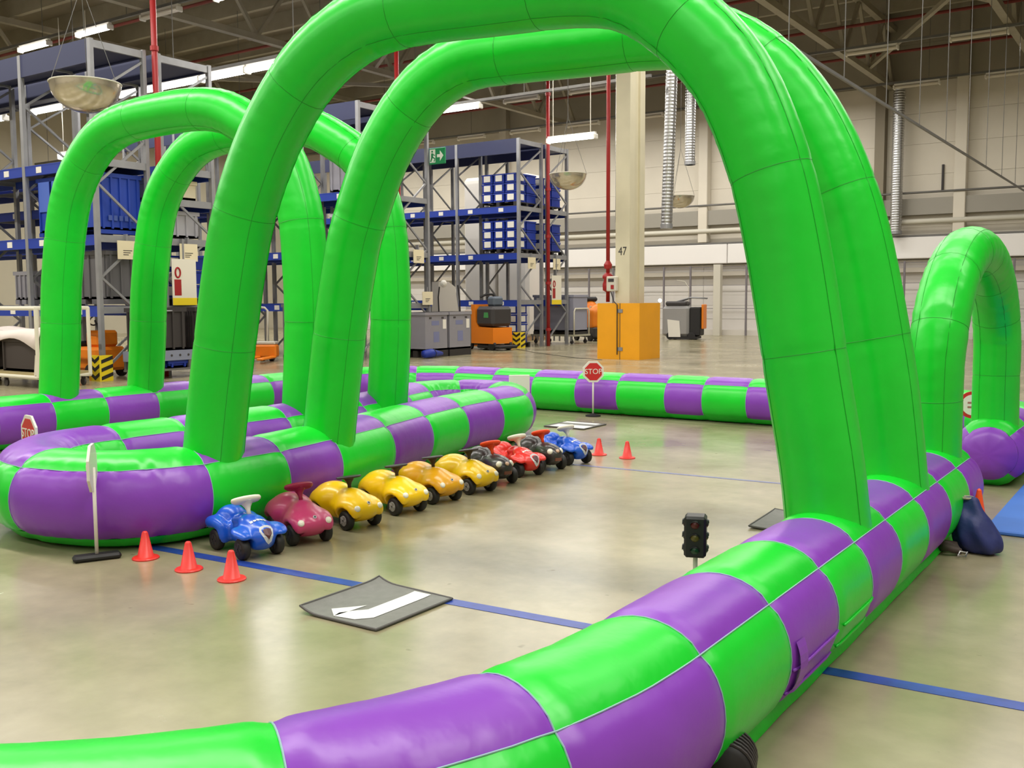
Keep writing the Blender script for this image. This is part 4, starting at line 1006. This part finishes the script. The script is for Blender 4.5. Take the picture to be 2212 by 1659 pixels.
SIGNW = mat('sign white', S(232, 226, 216), .45); SIGNR = mat('sign red', S(205, 40, 42), .4)
def octagon(r): return [(r*math.cos(math.radians(22.5+45*k)), r*math.sin(math.radians(22.5+45*k))) for k in range(8)]
def toy_sign(label, x, y, yaw, shape, base='disc', top=.72, base_yaw=None):
    """face looks along local -Y"""
    t = thing('toy_road_sign', label, 'sign', (x, y, 0), yaw); zc = top-.14
    M = frame_m((0, -.012, zc), (1, 0, 0), (0, -1, 0))
    MB().tube([(0, 0, .02), (0, 0, zc)], .011, 10).build('post', SIGNW, t, smooth=True)
    if shape == 'stop':
        p = MB().prism(octagon(.15), -.012, .004, M).build('plate', SIGNW, t)
        MB().prism(octagon(.122), .004, .007, M).build('red_face', SIGNR, p)
        text('lettering', 'STOP', .098, SIGNW, p, M @ Matrix.Translation((0, 0, .0085)))
    elif shape == 'ring':
        p = MB().lathe([(.125, -.01), (.125, .004)], 28, M).build('plate', SIGNR, t)
        MB().lathe([(.095, .004), (.095, .006)], 28, M).build('white_face', SIGNW, p)
        for s in (-.02, .02): MB().prism([(-.045, s-.008), (.045, s-.008), (.045, s+.008), (-.045, s+.008)], .006, .008, M).build('symbol', mat('symbol brown', S(170, 110, 100), .5), p)
    else:
        MB().box(-.125, .125, -.006, .01, zc-.18, zc+.14, bev=.006).build('plate', SIGNW, t)
    by = base_yaw or 0
    if base == 'bar': MB().box(-.135, .135, -.045, .045, 0, .038, bev=.014).build('foot', BLACK, t, rot=(0, 0, by))
    else: MB().lathe([(.1, 0), (.1, .015), (.05, .025), (.02, .04)], 20).build('foot', BLACK, t)
toy_sign('toy stop sign seen edge-on with white back and black bar foot', -5.37, 3.44, math.radians(318), 'stop', 'bar', .7, math.radians(-75))
toy_sign('toy stop sign standing behind the rounded end of the checkered island', -7.24, 4.13, math.radians(-9), 'stop', 'disc', .69)
toy_sign('toy stop sign standing before the far checkered barrier', -6.46, 11.36, math.radians(42), 'stop', 'disc', .73)
toy_sign('white square sign back standing past the far end of the island', -6.62, 9.86, math.radians(214), 'square', 'disc', .64)
toy_sign('round red-rimmed toy sign seen between the legs of the low arch', -1.62, 9.85, math.radians(15), 'ring', 'disc', .7)

# toy traffic light
t = thing('toy_traffic_light', 'black four-sided toy traffic light on a pale post', 'traffic light', (-2.03, 4.62, 0), math.radians(20))
MB().lathe([(.09, 0), (.09, .014), (.02, .03)], 20).build('foot', BLACK, t); MB().tube([(0, 0, .02), (0, 0, .26)], .012, 10).build('post', mat('pale green post', S(190, 200, 180), .5), t)
b = MB().box(-.055, .055, -.055, .055, .245, .455, bev=.012).build('housing', mat('signal black', S(26, 28, 28), .4), t)
for q in range(4):
    Mq = Matrix.Rotation(q*math.pi/2, 4, 'Z')
    for k, mm in enumerate((mat('lens green', S(12, 60, 36), .3), mat('lens yellow', S(90, 82, 30), .3), mat('lens red', S(84, 20, 20), .3))):
        z = .285+.065*k
        MB().lathe([(.022, 0), (.018, .006), (0.0, .01)], 14, Mq @ frame_m((0, -.055, z), (1, 0, 0), (0, -1, 0)), caps=False).build('lens', mm, b, smooth=True)
        v = []
        for i in range(7):
            a = math.pi*i/6
            for d in (0, .012): v.append(Mq @ Vector((.026*math.cos(a), -.054-d, z+.024*math.sin(a)-d*.6)))
        MB().add(v, [(2*i, 2*i+1, 2*i+3, 2*i+2) for i in range(6)]).build('visor', MATS['signal black'], b)

# road marking mats
MATG = mat('rubber mat grey', S(118, 117, 112), .6, var=.08, scale=20); MATE = mat('rubber mat edge', S(92, 88, 86), .7); MATW = mat('mat white print', S(226, 224, 220), .5)
def mat_z(u, v, curl): 
    return .012+curl*(max(0, .25-u)/.25)**2*.028+curl*(max(0, v-.8)/.2)**2*.012*(1-u)
def road_mat(label, x, y, w, d, rz, arrow, curl=1.):
    t = thing('road_marking_mat', label, 'mat', (x, y, 0), rz); n = 16; v = []; f = []
    for lay in (0, 1):
        for i in range(n+1):
            for j in range(n+1): u, q = i/n, j/n; v.append((w*(u-.5), d*(q-.5), mat_z(u, q, curl)-(.010 if lay else 0)))
    N = (n+1)**2
    for i in range(n):
        for j in range(n): a = i*(n+1)+j; f.append((a, a+n+1, a+n+2, a+1)); f.append((N+a, N+a+1, N+a+n+2, N+a+n+1))
    rim = [(i, 0) for i in range(n)]+[(n, j) for j in range(n)]+[(n-i, n) for i in range(n)]+[(0, n-j) for j in range(n)]
    ids = [i*(n+1)+j for i, j in rim]
    for a, b in zip(ids, ids[1:]+ids[:1]): f.append((a, N+a, N+b, b))
    o = MB().add(v, f).build('sheet', MATG, t)
    e = MB(); 
    e.tube([(v[i][0], v[i][1], v[i][2]-.002) for i in ids], .007, 6, closed=True); e.build('edge', MATE, o)
    if arrow:
        V = []; F = []
        for quad in arrow:
            a, b, c, dd = quad; m_ = 8; base = len(V)
            for i in range(m_+1):
                for j in range(3):
                    s, q = i/m_, j/2
                    px = lerp(lerp(a[0], b[0], s), lerp(dd[0], c[0], s), q); py = lerp(lerp(a[1], b[1], s), lerp(dd[1], c[1], s), q)
                    V.append((w*(px-.5), d*(py-.5), mat_z(px, py, curl)+.0025))
            for i in range(m_):
                for j in range(2): k = base+i*3+j; F.append((k, k+3, k+4, k+1))
        MB().add(V, F).build('arrow', MATW, t)
    return t
# bent turn arrow: shaft along y, then head towards low x
ARROW = [((.76, .96), (.76, .2), (.54, .34), (.54, .96)), ((.76, .2), (.64, .08), (.44, .24), (.54, .34)), ((.64, .08), (.4, .05), (.37, .14), (.44, .24)), ((.4, .05), (.22, .18), (.44, .42), (.42, .2))]
road_mat('grey rubber mat with a white turn arrow and curled edges beside the blue floor line', -3.34, 3.68, .5, .58, 0, ARROW)
road_mat('grey rubber mat with a white arrow half hidden behind the near barrier', -2.12, 6.66, .6, .6, .06, [((.66, .97), (.66, .05), (.46, .05), (.46, .97))], .3)
road_mat('grey and white road mat lying past the end blue toy car', -6.15, 10.38, .55, .55, 0, [((.02, .95), (.9, .95), (.9, .72), (.02, .72)), ((.1, .45), (.98, .45), (.98, .05), (.1, .05))], 0.)

tag(MB().box(-1.07, 2.2, 7.04, 9.3, .001, .03, bev=.008).build('gym_mat', mat('gym mat blue', S(58, 110, 196), .6, var=.05, scale=4)), 'flat bright blue mat on the floor before the low arch', 'mat')
# navy sack, orange marker and a small bunch of straps beside the near barrier
v, f = surface_nets(lambda X, Y, Z: smax(smin(smin(ell(X, Y, Z, (0, 0, .13), (.15, .14, .15)), ell(X, Y, Z, (-.03, .03, .27), (.07, .07, .12), .3), .08), ell(X, Y, Z, (.09, -.03, .08), (.11, .12, .09)), .05)+.012*np.sin(X*38+Z*22)*np.sin(Y*33), -Z+.002, .01), (-.24, -.24, 0), (.26, .24, .42), .018)
sk = thing('storage_sack', 'navy blue sack leaning on the end of the near barrier', 'sack', (-1.04, 6.5, 0), .2)
MB().add([(a*.82, b*.82, c_*.9) for a, b, c_ in v], f).build('bag', mat('navy fabric', S(34, 44, 104), .55, var=.1, scale=9, bump=.3, bscale=14), sk, smooth=True)
MB().tube([(-.04+.034*math.cos(a), .025+.034*math.sin(a), .325) for a in [2*math.pi*k/14 for k in range(14)]], .008, 6, closed=True).build('drawstring', mat('cord beige', S(170, 158, 140), .6), sk)
mk = thing('marker_cone', 'orange marker cone with pale band behind the navy sack', 'cone', (-1.07, 6.84, .0), 0)
MB().lathe([(.085, 0), (.085, .015), (.062, .02), (.05, .1)], 20).lathe([(.042, .16), (.014, .32), (.004, .33)], 20).build('cone', mat('marker orange', S(250, 88, 30), .4), mk); MB().lathe([(.05, .1), (.042, .16)], 20, caps=False).build('band', WHITE, mk, smooth=True)
sp = thing('strap_bundle', 'small dark bundle of straps with a metal buckle under the near barrier', 'straps', (-1.14, 6.28, 0))
MB().tube([(-.08, .08, .03), (0, .02, .05), (.05, .06, .03), (.02, .12, .05), (-.06, .05, .07)], .022, 7).build('strap', mat('strap brown', S(70, 58, 52), .7), sp, smooth=True)
MB().tube([(.06, -.02, .02), (.1, -.02, .02), (.1, .03, .035), (.06, .03, .035)], .006, 6, closed=True).build('buckle', SILVER, sp)
# air blower peeking out beneath the barrier
bl = thing('air_blower', 'dark ribbed air blower tucked under the near barrier', 'blower', (-1.15, 2.88, 0), .3)
MB().lathe([(.07, -.08), (.085, -.06), (.085, .06), (.07, .08)], 24, Matrix.Translation((0, 0, .09)) @ RX).build('drum', BLACK, bl, smooth=True)
for k in range(6): MB().tube([(.087*math.cos(a), -.06+.024*k, .09+.087*math.sin(a)) for a in [2*math.pi*i/24 for i in range(24)]], .005, 5, closed=True).build('rib', DARK, bl)
MB().box(-.09, .09, -.09, .09, 0, .02).build('foot', BLACK, bl)
